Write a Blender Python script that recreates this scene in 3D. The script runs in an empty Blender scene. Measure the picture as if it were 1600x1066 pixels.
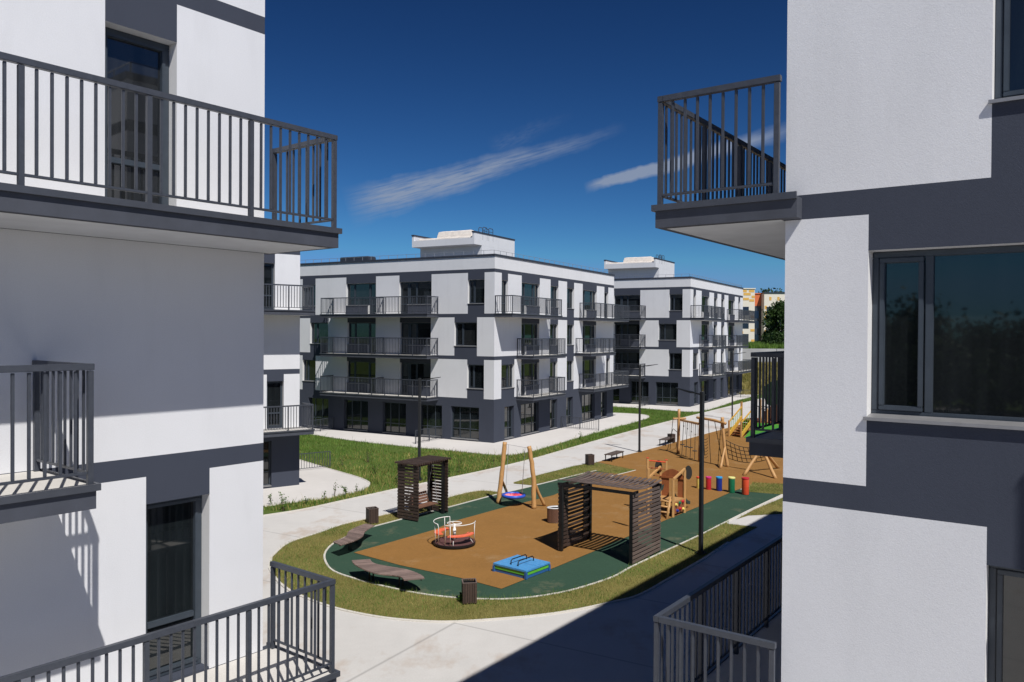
import bpy, bmesh, math, random
import numpy as np
from mathutils import Vector, Matrix
random.seed(7)
RNG = np.random.default_rng(11)
R_ = math.radians
S = bpy.context.scene
COL = S.collection

# ---------------------------------------------------------------- camera
F_PX, CAM_H = 1256.8, 8.0
def cam_axes(pitch, roll):
    cp, sp, cr, sr = math.cos(pitch), math.sin(pitch), math.cos(roll), math.sin(roll)
    P = Matrix(((1, 0, 0), (0, cp, -sp), (0, sp, cp)))
    Q = Matrix(((cr, -sr, 0), (sr, cr, 0), (0, 0, 1)))
    return Q @ P @ Matrix(((1, 0, 0), (0, 0, -1), (0, 1, 0)))
AX = cam_axes(R_(.52676), R_(.36678))
cam = bpy.data.objects.new('camera', bpy.data.cameras.new('camera'))
COL.objects.link(cam)
m = Matrix((AX[0], -AX[1], -AX[2])).transposed().to_4x4()
m.translation = (0, 0, CAM_H)
cam.matrix_world = m
cam.data.sensor_width = 36
cam.data.lens = 36 * F_PX / 1600
cam.data.clip_start = .1
cam.data.clip_end = 4000
S.camera = cam

def ray(u, v):
    return AX.transposed() @ Vector(((u - 800) / F_PX, (v - 533) / F_PX, 1))
def G(u, v, z=0.0):
    """ground point (height z) seen at photo pixel u, v"""
    d = ray(u, v); t = (z - CAM_H) / d.z
    return Vector((d.x * t, d.y * t, z))
def Gs(pts, z=0.0):
    return [G(u, v, z) for u, v in pts]
def above(u, v, base):
    """height of pixel u, v over the ground point base"""
    d = ray(u, v); t = math.hypot(base[0], base[1]) / math.hypot(d.x, d.y)
    return CAM_H + d.z * t
def at_depth(u, v, y):
    d = ray(u, v); t = y / d.y
    return Vector((d.x * t, y, CAM_H + d.z * t))

# ---------------------------------------------------------------- mesh builder
class MB:
    def __init__(s): s.v, s.f, s.m = [], [], []
    def add(s, vs, fs, mi=0):
        b = len(s.v); s.v += [tuple(p) for p in vs]
        for f in fs: s.f.append(tuple(i + b for i in f)); s.m.append(mi)
    def quad(s, a, b, c, d, mi=0): s.add((a, b, c, d), ((0, 1, 2, 3),), mi)
    def poly(s, pts, mi=0): s.add(pts, (tuple(range(len(pts))),), mi)
    def obox(s, o, a, b, c, mi=0):
        """box from corner o along edge vectors a, b, c"""
        o, a, b, c = Vector(o), Vector(a), Vector(b), Vector(c)
        vs = [o, o + a, o + a + b, o + b, o + c, o + a + c, o + a + b + c, o + b + c]
        s.add(vs, ((0, 3, 2, 1), (4, 5, 6, 7), (0, 1, 5, 4), (1, 2, 6, 5), (2, 3, 7, 6), (3, 0, 4, 7)), mi)
    def box(s, x0, x1, y0, y1, z0, z1, mi=0):
        s.obox((x0, y0, z0), (x1 - x0, 0, 0), (0, y1 - y0, 0), (0, 0, z1 - z0), mi)
    def bar(s, p, q, w, h, mi=0, up=(0, 0, 1)):
        """rectangular bar centred on the line p-q, w wide and h high"""
        p, q = Vector(p), Vector(q); d = (q - p).normalized(); u = Vector(up)
        if abs(d.dot(u)) > .98: u = Vector((1, 0, 0))
        sd = d.cross(u).normalized() * w; uu = sd.cross(d).normalized() * h
        s.obox(p - sd / 2 - uu / 2, sd, uu, q - p, mi)
    def tube(s, path, r, n=8, mi=0, caps=True):
        path = [Vector(p) for p in path]; k = len(path)
        rs = r if isinstance(r, (list, tuple)) else [r] * k
        b = len(s.v); ref = None
        for i, p in enumerate(path):
            d = (path[min(i + 1, k - 1)] - path[max(i - 1, 0)]).normalized()
            if ref is None: ref = Vector((0, 0, 1)) if abs(d.z) < .9 else Vector((1, 0, 0))
            x = d.cross(ref).normalized(); y = x.cross(d).normalized(); ref = y
            for j in range(n):
                a = 2 * math.pi * j / n
                s.v.append(tuple(p + (x * math.cos(a) + y * math.sin(a)) * rs[i]))
        for i in range(k - 1):
            for j in range(n):
                s.f.append((b + i * n + j, b + i * n + (j + 1) % n, b + (i + 1) * n + (j + 1) % n, b + (i + 1) * n + j)); s.m.append(mi)
        if caps:
            s.f.append(tuple(b + j for j in reversed(range(n)))); s.m.append(mi)
            s.f.append(tuple(b + (k - 1) * n + j for j in range(n))); s.m.append(mi)
    def lathe(s, prof, c, n=20, mi=0):
        """prof: (radius, z) list round the vertical axis through c"""
        b = len(s.v); c = Vector(c)
        for r, z in prof:
            for j in range(n):
                a = 2 * math.pi * j / n
                s.v.append((c.x + r * math.cos(a), c.y + r * math.sin(a), c.z + z))
        for i in range(len(prof) - 1):
            for j in range(n):
                s.f.append((b + i * n + j, b + i * n + (j + 1) % n, b + (i + 1) * n + (j + 1) % n, b + (i + 1) * n + j)); s.m.append(mi)
    def build(s, name, mats, parent=None, smooth=False, fix=False, bevel=0):
        me = bpy.data.meshes.new(name); me.from_pydata(s.v, [], s.f)
        if not isinstance(mats, (list, tuple)): mats = [mats]
        for mt in mats: me.materials.append(mt)
        me.polygons.foreach_set('material_index', s.m)
        if smooth: me.polygons.foreach_set('use_smooth', [True] * len(s.f))
        if fix or bevel:
            bm = bmesh.new(); bm.from_mesh(me)
            if fix: bmesh.ops.remove_doubles(bm, verts=bm.verts, dist=1e-5)
            bmesh.ops.recalc_face_normals(bm, faces=bm.faces)
            if bevel:
                es = [e for e in bm.edges if len(e.link_faces) == 2 and e.calc_face_angle(0) > .6]
                bmesh.ops.bevel(bm, geom=es, offset=bevel, segments=2, affect='EDGES', clamp_overlap=True)
            bm.to_mesh(me); bm.free()
        me.update()
        o = bpy.data.objects.new(name, me); COL.objects.link(o)
        if parent: o.parent = parent
        return o
def tag(o, label=None, cat=None, group=None, kind=None):
    for k, val in (('label', label), ('category', cat), ('group', group), ('kind', kind)):
        if val: o[k] = val
    return o
def empty(name, loc, rz=0, label=None, cat=None, group=None):
    o = bpy.data.objects.new(name, None); COL.objects.link(o)
    o.empty_display_size = .3; o.location = loc; o.rotation_euler = (0, 0, rz)
    return tag(o, label, cat, group)
def copy_tree(o, parent=None):
    c = o.copy(); COL.objects.link(c)
    if parent: c.parent = parent
    for ch in list(o.children): copy_tree(ch, c)
    return c
def smooth_line(pts, n=6, closed=False):
    """Catmull-Rom through pts"""
    P = [Vector(p) for p in pts]; k = len(P); out = []
    rng = range(k) if closed else range(k - 1)
    for i in rng:
        if closed: a, b, c, d = P[(i - 1) % k], P[i], P[(i + 1) % k], P[(i + 2) % k]
        else: a, b, c, d = P[max(i - 1, 0)], P[i], P[i + 1], P[min(i + 2, k - 1)]
        for j in range(n):
            t = j / n
            out.append(.5 * ((2 * b) + (c - a) * t + (2 * a - 5 * b + 4 * c - d) * t * t + (3 * b - a - 3 * c + d) * t ** 3))
    if not closed: out.append(P[-1])
    return out
# ---------------------------------------------------------------- materials
def new_mat(name):
    mt = bpy.data.materials.new(name); mt.use_nodes = True
    nt = mt.node_tree; return mt, nt, nt.nodes['Principled BSDF']
def lnk(nt, a, b): nt.links.new(a, b)
def noise(nt, scale, detail=4, rough=.55, vec=None, stretch=None):
    tc = nt.nodes.new('ShaderNodeTexCoord'); out = tc.outputs['Object']
    if vec is not None: out = vec
    if stretch:
        mp = nt.nodes.new('ShaderNodeMapping'); mp.inputs['Scale'].default_value = stretch
        lnk(nt, out, mp.inputs['Vector']); out = mp.outputs['Vector']
    n = nt.nodes.new('ShaderNodeTexNoise'); n.inputs['Scale'].default_value = scale
    n.inputs['Detail'].default_value = detail; n.inputs['Roughness'].default_value = rough
    lnk(nt, out, n.inputs['Vector']); return n.outputs['Fac']
def ramp(nt, fac, stops):
    r = nt.nodes.new('ShaderNodeValToRGB'); e = r.color_ramp.elements
    while len(e) < len(stops): e.new(.5)
    for i, (p, c) in enumerate(stops):
        e[i].position = p; e[i].color = (*c, 1)
    lnk(nt, fac, r.inputs['Fac']); return r.outputs['Color']
def mixc(nt, fac, a, b, mode='MIX'):
    n = nt.nodes.new('ShaderNodeMix'); n.data_type = 'RGBA'; n.blend_type = mode
    for sock, val in ((n.inputs['Factor'], fac), (n.inputs[6], a), (n.inputs[7], b)):
        if hasattr(val, 'is_output'): lnk(nt, val, sock)
        elif isinstance(val, (int, float)): sock.default_value = val
        else: sock.default_value = (*val, 1)
    return n.outputs[2]
def math_n(nt, op, a, b=None, c=None, clamp=False):
    n = nt.nodes.new('ShaderNodeMath'); n.operation = op; n.use_clamp = clamp
    for i, val in enumerate((a, b, c)):
        if val is None: continue
        if hasattr(val, 'is_output'): lnk(nt, val, n.inputs[i])
        else: n.inputs[i].default_value = val
    return n.outputs[0]
def bump(nt, b, height, strength, dist=.01):
    n = nt.nodes.new('ShaderNodeBump'); n.inputs['Strength'].default_value = strength
    n.inputs['Distance'].default_value = dist
    lnk(nt, height, n.inputs['Height']); lnk(nt, n.outputs['Normal'], b.inputs['Normal'])
def mix2(c, k): return tuple(min(1, x * k) for x in c)

def stucco(name, c, var=.06):
    mt, nt, b = new_mat(name)
    big = noise(nt, .45, 5, .6); streak = noise(nt, 1.6, 4, .6, stretch=(1, 1, .22))
    fine = noise(nt, 70, 3, .7); mid = noise(nt, 9, 4, .65)
    col = ramp(nt, big, ((.3, mix2(c, 1 - var)), (.7, c)))
    col = mixc(nt, math_n(nt, 'MULTIPLY', ramp(nt, streak, ((.52, (0, 0, 0)), (.75, (1, 1, 1)))), .7), col, mix2(c, 1 - var * 1.9))
    col = mixc(nt, .35, col, ramp(nt, fine, ((.3, mix2(c, .86)), (.7, mix2(c, 1.08)))))
    lnk(nt, col, b.inputs['Base Color']); b.inputs['Roughness'].default_value = .92
    b.inputs['Specular IOR Level'].default_value = .2
    h = math_n(nt, 'MULTIPLY_ADD', mid, .6, fine)
    bump(nt, b, h, .4, .005)
    return mt
def plain(name, c, rough=.5, metal=0, var=.1, scale=6, bmp=0):
    mt, nt, b = new_mat(name)
    f = noise(nt, scale, 4, .6)
    lnk(nt, ramp(nt, f, ((.3, mix2(c, 1 - var)), (.7, mix2(c, 1 + var)))), b.inputs['Base Color'])
    b.inputs['Roughness'].default_value = rough; b.inputs['Metallic'].default_value = metal
    if bmp: bump(nt, b, noise(nt, scale * 8, 3), bmp, .005)
    return mt
def island_var(nt, lo=.75, hi=1.2):
    g = nt.nodes.new('ShaderNodeNewGeometry')
    mr = nt.nodes.new('ShaderNodeMapRange'); lnk(nt, g.outputs['Random Per Island'], mr.inputs['Value'])
    mr.inputs['To Min'].default_value = lo; mr.inputs['To Max'].default_value = hi
    return mr.outputs['Result']
def wood(name, c, rough=.6, lo=.72, hi=1.2, grain=(1.5, 1.5, 26)):
    mt, nt, b = new_mat(name)
    f = noise(nt, 3.0, 6, .65, stretch=grain)
    col = ramp(nt, f, ((.25, mix2(c, .68)), (.6, c), (.8, mix2(c, 1.2))))
    v = nt.nodes.new('ShaderNodeHueSaturation'); lnk(nt, col, v.inputs['Color']); lnk(nt, island_var(nt, lo, hi), v.inputs['Value'])
    lnk(nt, v.outputs['Color'], b.inputs['Base Color']); b.inputs['Roughness'].default_value = rough
    bump(nt, b, f, .3, .004); return mt
def leaf(name, c, c2, trans=.25):
    mt, nt, b = new_mat(name)
    g = nt.nodes.new('ShaderNodeNewGeometry')
    col = ramp(nt, g.outputs['Random Per Island'], ((0, c), (1, c2)))
    f = noise(nt, .5, 3)
    col = mixc(nt, .5, col, ramp(nt, f, ((.35, mix2(c, .75)), (.7, mix2(c2, 1.1)))))
    lnk(nt, col, b.inputs['Base Color']); b.inputs['Roughness'].default_value = .6
    b.inputs['Specular IOR Level'].default_value = .25
    tr = nt.nodes.new('ShaderNodeBsdfTranslucent'); lnk(nt, col, tr.inputs['Color'])
    mx = nt.nodes.new('ShaderNodeMixShader'); mx.inputs[0].default_value = trans
    lnk(nt, b.outputs[0], mx.inputs[1]); lnk(nt, tr.outputs[0], mx.inputs[2])
    lnk(nt, mx.outputs[0], nt.nodes['Material Output'].inputs['Surface']); return mt
def rubber(name, c):
    mt, nt, b = new_mat(name)
    spk = noise(nt, 90, 2, .7); big = noise(nt, .7, 5, .6); mid = noise(nt, 5, 4, .6)
    col = ramp(nt, big, ((.3, mix2(c, .74)), (.7, mix2(c, 1.12))))
    col = mixc(nt, .4, col, ramp(nt, mid, ((.35, mix2(c, .8)), (.65, mix2(c, 1.15)))))
    col = mixc(nt, .5, col, ramp(nt, spk, ((.36, mix2(c, .55)), (.5, c), (.64, mix2(c, 1.5)))))
    dust = noise(nt, .55, 7, .72)
    col = mixc(nt, math_n(nt, 'MULTIPLY', ramp(nt, dust, ((.56, (0, 0, 0)), (.74, (1, 1, 1)))), .32), col, (.42, .32, .20))
    lnk(nt, col, b.inputs['Base Color']); b.inputs['Roughness'].default_value = .95
    b.inputs['Specular IOR Level'].default_value = .15
    bump(nt, b, spk, .4, .006); return mt
def concrete(name, c, joints=True):
    mt, nt, b = new_mat(name)
    big = noise(nt, .16, 6, .62); mid = noise(nt, 1.3, 5, .65); fine = noise(nt, 24, 4, .7)
    col = ramp(nt, big, ((.32, mix2(c, .84)), (.62, mix2(c, 1.05))))
    col = mixc(nt, .35, col, ramp(nt, mid, ((.3, mix2(c, .82)), (.7, mix2(c, 1.08)))))
    col = mixc(nt, .3, col, ramp(nt, fine, ((.3, mix2(c, .78)), (.7, mix2(c, 1.12)))))
    if joints:
        st = noise(nt, .33, 5, .7, stretch=(1, .6, 1))
        col = mixc(nt, math_n(nt, 'MULTIPLY', ramp(nt, st, ((.53, (0, 0, 0)), (.68, (1, 1, 1)))), .6), col, (.36, .25, .17))
        tc = nt.nodes.new('ShaderNodeTexCoord'); sp = nt.nodes.new('ShaderNodeSeparateXYZ'); lnk(nt, tc.outputs['Object'], sp.inputs[0])
        for ax, ay, per in ((.50, .866, 4.6), (.866, -.50, 6.2)):
            q = math_n(nt, 'ADD', math_n(nt, 'MULTIPLY', sp.outputs[0], ax / per), math_n(nt, 'MULTIPLY', sp.outputs[1], ay / per))
            fr = math_n(nt, 'PINGPONG', q, .5)
            ln = math_n(nt, 'SUBTRACT', 1, math_n(nt, 'DIVIDE', fr, .010), clamp=True)
            if per == 6.2: ln = math_n(nt, 'MULTIPLY', ln, math_n(nt, 'LESS_THAN', sp.outputs[1], 24))
            col = mixc(nt, math_n(nt, 'MULTIPLY', ln, .6), col, mix2(c, .4))
    lnk(nt, col, b.inputs['Base Color']); b.inputs['Roughness'].default_value = .85
    b.inputs['Specular IOR Level'].default_value = .25
    bump(nt, b, fine, .25, .004); return mt
def ground_grass(name, a, b_, soil):
    mt, nt, b = new_mat(name)
    big = noise(nt, .12, 5, .6); mid = noise(nt, 1.1, 5, .7); fine = noise(nt, 18, 4, .75)
    col = ramp(nt, big, ((.35, a), (.65, b_)))
    col = mixc(nt, .4, col, ramp(nt, mid, ((.3, mix2(a, .6)), (.55, b_), (.75, soil))))
    col = mixc(nt, .5, col, ramp(nt, fine, ((.3, mix2(a, .45)), (.7, mix2(b_, 1.2)))))
    lnk(nt, col, b.inputs['Base Color']); b.inputs['Roughness'].default_value = .95
    b.inputs['Specular IOR Level'].default_value = .1
    bump(nt, b, fine, .8, .03); return mt
def glass(name, c=(.012, .016, .018), lv=.8, coat=.45):
    mt, nt, b = new_mat(name)
    f = noise(nt, .7, 3); f2 = noise(nt, 1.4, 2)
    oi = nt.nodes.new('ShaderNodeObjectInfo')
    tint = ramp(nt, oi.outputs['Random'], ((0, mix2(c, .6)), (.55, mix2(c, 1.2)), (.85, (.013, .015, .017)), (1, (.024, .026, .028))))
    fold = noise(nt, 2.6, 3, .6, stretch=(1.6, 1.6, .12))
    lnk(nt, mixc(nt, ramp(nt, fold, ((.42, (0, 0, 0)), (.62, (1, 1, 1)))), tint, mixc(nt, .55, tint, (.004, .005, .006))), b.inputs['Base Color'])
    b.inputs['Roughness'].default_value = .03; b.inputs['Specular IOR Level'].default_value = lv
    b.inputs['Coat Weight'].default_value = coat; b.inputs['Coat Roughness'].default_value = .02
    bump(nt, b, f2, .012, .02); return mt
def flecked(name, c, rough=.45):
    return plain(name, c, rough, 0, .12, 8)

M = {}
M['white'] = stucco('white_render', (.715, .722, .75), .09)
M['dark'] = stucco('charcoal_render', (.053, .061, .085), .1)
M['reveal'] = stucco('window_reveal_render', (.74, .74, .74), .04)
M['soffit'] = plain('soffit_board', (.56, .575, .60), .9, 0, .07, 2)
M['slab'] = plain('slab_edge_paint', (.052, .058, .076), .75, 0, .14, 3)
M['flash'] = plain('flashing_metal', (.075, .082, .10), .4, .3, .08)
M['deck'] = concrete('balcony_floor_concrete', (.55, .53, .50), False)
M['rail'] = plain('railing_paint', (.058, .065, .082), .42, .15, .12, 14)
M['frame'] = plain('window_frame', (.042, .054, .070), .4, 0, .1)
M['sill'] = plain('sill_metal', (.30, .30, .31), .45, .5, .08)
M['glass'] = glass('window_glass')
M['coping'] = plain('coping_metal', (.055, .06, .08), .45, .3, .1)
M['roof'] = plain('roof_membrane', (.16, .16, .165), .9, 0, .15)
M['tarp'] = plain('white_tarp', (.72, .66, .60), .7, 0, .08, 3, .3)
M['steel'] = plain('galvanised_steel', (.42, .43, .45), .45, .6, .1)
M['concrete'] = concrete('path_concrete', (.555, .54, .525))
M['apron'] = concrete('terrace_concrete', (.60, .575, .555), False)
M['kerb'] = concrete('kerb_concrete', (.62, .59, .54), False)
M['lawn'] = ground_grass('lawn_soil', (.06, .105, .022), (.11, .155, .036), (.12, .095, .045))
M['verge'] = ground_grass('verge_soil', (.12, .125, .035), (.22, .19, .065), (.22, .16, .075))
M['blade'] = leaf('grass_blades', (.065, .15, .02), (.19, .30, .055))
M['blade_dry'] = leaf('dry_grass_blades', (.17, .18, .04), (.50, .40, .15), .2)
M['r_green'] = rubber('green_rubber', (.034, .072, .048))
M['r_brown'] = rubber('ochre_rubber', (.258, .132, .040))
M['wood_dark'] = wood('brown_stained_timber', (.060, .038, .030), .6)
M['wood_grey'] = wood('weathered_timber', (.135, .100, .088), .65)
M['wood_seat'] = wood('seat_timber', (.17, .085, .055), .55)
M['wood_bench'] = wood('bench_timber', (.23, .165, .145), .6, .7, 1.25)
M['bench_dark'] = wood('dark_bench_timber', (.10, .075, .065), .6)
M['black'] = plain('black_steel', (.012, .012, .014), .45, .2, .2)
M['pole'] = plain('lamp_post_paint', (.022, .024, .028), .5, .2, .15, 5)
M['log'] = wood('larch_log', (.52, .29, .11), .55, .85, 1.15, (9, 9, 1.2))
M['ply'] = wood('red_brown_panel', (.32, .105, .038), .5, .85, 1.15)
M['rope'] = plain('black_rope', (.03, .028, .025), .9, 0, .3, 30)
def solid(n, c, r=.4): M[n] = flecked(n, c, r)
solid('yellow_paint', (.78, .62, .16)); solid('orange_paint', (.72, .13, .04)); solid('red_paint', (.50, .02, .035))
solid('magenta_paint', (.62, .03, .22)); solid('navy_paint', (.012, .03, .25)); solid('blue_paint', (.03, .33, .68))
solid('green_paint', (.012, .16, .075)); solid('pale_yellow', (.80, .76, .28)); solid('tomato_paint', (.68, .08, .03))
solid('lime_paint', (.12, .48, .045)); solid('lid_blue', (.075, .29, .60)); solid('side_blue', (.03, .12, .34)); solid('coral_paint', (.82, .16, .075))
solid('white_tube', (.80, .80, .78), .35); solid('disc_brown', (.10, .042, .04), .7); solid('slide_green', (.03, .055, .05), .35)
solid('stair_yellow', (.62, .36, .06)); solid('tread_red', (.24, .075, .025)); solid('turf_green', (.045, .22, .02), .9)
solid('swing_blue', (.03, .09, .50)); solid('swing_red', (.70, .035, .05)); solid('bark', (.10, .07, .05), .9); solid('bin_rim', (.62, .63, .65), .4)
solid('deep_green', (.012, .045, .018), .7); solid('trunk_brown', (.10, .045, .03), .8); solid('far_orange', (.62, .16, .06), .9); solid('far_yellow', (.72, .42, .10), .9); solid('far_cream', (.76, .70, .60), .9)
# ---------------------------------------------------------------- daylight
SUN_EL, SUN_AZ = 54.0, 154.5            # azimuth clockwise from +Y
sd = Vector((math.sin(R_(SUN_AZ)) * math.cos(R_(SUN_EL)), math.cos(R_(SUN_AZ)) * math.cos(R_(SUN_EL)), math.sin(R_(SUN_EL))))
sun = bpy.data.objects.new('sun', bpy.data.lights.new('sun', 'SUN')); COL.objects.link(sun)
sun.data.energy = 5.0; sun.data.angle = R_(.53); sun.data.color = (1, .965, .91)
sun.rotation_euler = sd.to_track_quat('Z', 'Y').to_euler(); sun.location = (20, -30, 60)

W = bpy.data.worlds.new('World'); S.world = W; W.use_nodes = True
nt = W.node_tree; bg = nt.nodes['Background']
sky = nt.nodes.new('ShaderNodeTexSky'); sky.sky_type = 'NISHITA'; sky.sun_disc = False
sky.sun_elevation = R_(SUN_EL); sky.sun_rotation = R_(SUN_AZ)
sky.altitude = 1200; sky.air_density = 1.0; sky.dust_density = .15; sky.ozone_density = 3.0
gm = nt.nodes.new('ShaderNodeGamma'); gm.inputs['Gamma'].default_value = 1.85      # deep, dry mountain-air blue
lnk(nt, sky.outputs[0], gm.inputs['Color'])
skyb = mixc(nt, 1.0, mixc(nt, 1.0, gm.outputs['Color'], (.145, .225, .25), 'MULTIPLY'), (2.6, 6.0, 14.0), 'DARKEN')
# two thin cirrus streaks, fixed in the sky by azimuth and elevation
tc = nt.nodes.new('ShaderNodeTexCoord'); sp = nt.nodes.new('ShaderNodeSeparateXYZ'); lnk(nt, tc.outputs['Generated'], sp.inputs[0])
az = math_n(nt, 'ARCTAN2', sp.outputs[0], sp.outputs[1]); el = math_n(nt, 'ARCSINE', sp.outputs[2])
def streak(a0, e0, a1, e1, w0, w1, ns, gain, thr):
    L = math.hypot(a1 - a0, e1 - e0); ca, sa = (a1 - a0) / L, (e1 - e0) / L
    da, de = math_n(nt, 'SUBTRACT', az, a0), math_n(nt, 'SUBTRACT', el, e0)
    t = math_n(nt, 'DIVIDE', math_n(nt, 'ADD', math_n(nt, 'MULTIPLY', da, ca), math_n(nt, 'MULTIPLY', de, sa)), L)
    s = math_n(nt, 'SUBTRACT', math_n(nt, 'MULTIPLY', de, ca), math_n(nt, 'MULTIPLY', da, sa))
    cb = nt.nodes.new('ShaderNodeCombineXYZ'); lnk(nt, t, cb.inputs[0]); lnk(nt, s, cb.inputs[1])
    def nz(sx, sy, sc, det):
        mp = nt.nodes.new('ShaderNodeMapping'); mp.inputs['Scale'].default_value = (sx, sy, 1); mp.inputs['Rotation'].default_value = (0, 0, .25)
        lnk(nt, cb.outputs[0], mp.inputs['Vector'])
        n = nt.nodes.new('ShaderNodeTexNoise'); n.inputs['Scale'].default_value = sc; n.inputs['Detail'].default_value = det; n.inputs['Roughness'].default_value = .62
        lnk(nt, mp.outputs[0], n.inputs['Vector']); return n.outputs['Fac']
    wob = math_n(nt, 'MULTIPLY', math_n(nt, 'SUBTRACT', nz(1, 3, 4, 4), .5), (w0 + w1) * .9)
    s2 = math_n(nt, 'ADD', s, wob)
    w = math_n(nt, 'MULTIPLY_ADD', t, w1 - w0, w0)
    cross = math_n(nt, 'SUBTRACT', 1, math_n(nt, 'ABSOLUTE', math_n(nt, 'DIVIDE', s2, w)), clamp=True)
    e_in = math_n(nt, 'MULTIPLY', t, 7, clamp=True); e_out = math_n(nt, 'MULTIPLY', math_n(nt, 'SUBTRACT', 1, t), 1.6, clamp=True)
    mk = math_n(nt, 'MULTIPLY', math_n(nt, 'MULTIPLY', cross, e_in), e_out)
    fib = math_n(nt, 'MULTIPLY', math_n(nt, 'SUBTRACT', nz(2.2, 90, ns, 8), thr), 3.2, clamp=True)
    return math_n(nt, 'MULTIPLY', math_n(nt, 'MULTIPLY', mk, fib), gain, clamp=True)
c1 = streak(-.205, .150, 140e-3, .251, .026, .008, 3.2, 1.3, .25)
c2 = streak(.088, .178, .36, .245, .007, .013, 3.5, 2.2, .15)
c3 = streak(-.03, .222, .075, .268, .016, .008, 4, .15, .3)
cl = math_n(nt, 'ADD', math_n(nt, 'ADD', c1, c2), c3, clamp=True)
skyc = mixc(nt, math_n(nt, 'MULTIPLY', cl, .78), skyb, (5.6, 6.6, 8.6))
lnk(nt, skyc, bg.inputs['Color']); bg.inputs['Strength'].default_value = .05
S.view_settings.view_transform = 'Standard'; S.view_settings.look = 'None'
S.view_settings.exposure = 0; S.view_settings.gamma = 1
S.cycles.diffuse_bounces = 2
S.cycles.max_bounces = 6
# ---------------------------------------------------------------- ground, path, terraces, playground surfaces
def sheet(name, pts, z, mat, kind='structure'):
    b = MB(); b.poly([(p[0], p[1], z) for p in pts])
    o = b.build(name, mat, fix=True)
    if o.data.polygons[0].normal.z < 0: o.data.flip_normals()
    return tag(o, kind=kind)
def strip(name, line, w, z0, z1, mat, closed=False):
    """low kerb of width w along a line"""
    b = MB(); P = [Vector((p[0], p[1], 0)) for p in line]; k = len(P); ring = []
    for i, p in enumerate(P):
        a = P[(i - 1) % k] if closed or i else P[i]; c = P[(i + 1) % k] if closed or i < k - 1 else P[i]
        d = (c - a); d.z = 0; d = d.normalized() if d.length else Vector((1, 0, 0)); n = Vector((d.y, -d.x, 0)) * w / 2
        ring.append([p - n + Vector((0, 0, z0)), p - n + Vector((0, 0, z1)), p + n + Vector((0, 0, z1)), p + n + Vector((0, 0, z0))])
    for i in range(k if closed else k - 1):
        A, B = ring[i], ring[(i + 1) % k]
        for j in range(3): b.quad(A[j], A[j + 1], B[j + 1], B[j])
    return tag(b.build(name, mat, fix=True), kind='structure')
def inside(poly, X, Y):
    r = np.zeros(len(X), bool); n = len(poly)
    for i in range(n):
        x0, y0 = poly[i][0], poly[i][1]; x1, y1 = poly[(i + 1) % n][0], poly[(i + 1) % n][1]
        if y0 == y1: continue
        r ^= ((y0 > Y) != (y1 > Y)) & (X < (x1 - x0) * (Y - y0) / (y1 - y0) + x0)
    return r

# lawn / earth: one sheet out to the horizon
b = MB(); b.poly([(-900, -500, -.03), (900, -500, -.03), (900, 1500, -.03), (-900, 1500, -.03)])
tag(b.build('lawn', M['lawn']), kind='structure')

PATH_TOP = [(412, 806), (470, 797), (530, 784), (580, 773), (640, 760), (700, 747.5), (760, 735), (830, 718), (900, 698), (960, 681), (1020, 665), (1090, 647.5), (1165, 629)]
ptop = smooth_line(Gs(PATH_TOP), 4)
d_end = (ptop[-1] - ptop[-8]).normalized()
far = ptop[-1] + d_end * 40
path_poly = [Vector((-40, 24, 0)), G(330, 822)] + ptop + [far, far + Vector((30, -8, 0)), Vector((60, 60, 0)), Vector((40, 10, 0)), Vector((30, -60, 0)), Vector((-60, -60, 0))]
sheet('path', path_poly, 0, M['concrete'])
strip('kerb', [G(330, 822)] + ptop + [far], .10, -.03, .035, M['kerb'])

RING = [(424, 871), (450.6, 849), (498, 833), (532, 821), (569, 812), (619.5, 801), (660, 793.5), (703, 777), (747, 767.3), (775, 768.8), (789, 771.6)]
ring_l = Gs(RING)
RING_B = [(421, 888), (431, 905), (450.6, 922), (485, 938), (524, 951), (569, 961), (611, 967.5), (653, 971), (696, 972.6), (752.6, 970), (837, 963), (901, 953.7), (955, 942), (1000, 930), (1051, 901.5), (1102, 872), (1138, 848), (1180, 824), (1215, 806)]
CURB = [(1222.5, 773.4), (1180, 793.5), (1134.7, 816), (1091.3, 837.8), (1025.4, 868.3), (986.3, 886.6), (957, 902.5), (901, 920.8), (860, 929.5), (823, 934.7), (785, 937), (747, 936.7), (709.6, 934.8), (653.3, 928), (602.6, 917.5), (557.6, 906), (521, 893), (508.5, 878), (508.3, 864), (521, 850), (545, 838), (571.7, 827), (619.5, 814), (673, 800), (703.3, 792.6), (775, 773.5), (825.7, 761.6), (900, 743), (932, 735.5)]
ring_b = smooth_line(Gs(RING_B), 4); curb = smooth_line(Gs(CURB), 4)
top_l = smooth_line(ring_l, 4)
iC = next(i for i, p in enumerate(curb) if (p - G(1134.7, 816)).length < 1e-3)
iE = next(i for i, p in enumerate(curb) if (p - G(775, 773.5)).length < 1e-3)
V1 = top_l[::-1] + ring_b[:-8] + Gs([(1184, 824), (1137, 819)]) + curb[iC:iE + 1]
V2 = Gs([(1150, 812), (1169, 806), (1228, 803), (1228, 776), (1180, 796)])
V3 = Gs([(803, 754), (840, 743), (900, 728), (913, 725.6), (932, 723), (993, 735.4), (969, 741.5), (932, 736.5), (900, 744), (830, 758.5), (803, 756)])
V4 = Gs([(1170, 769), (1171, 758), (1177, 754), (1245, 758), (1245, 775), (1222, 773)])
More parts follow.
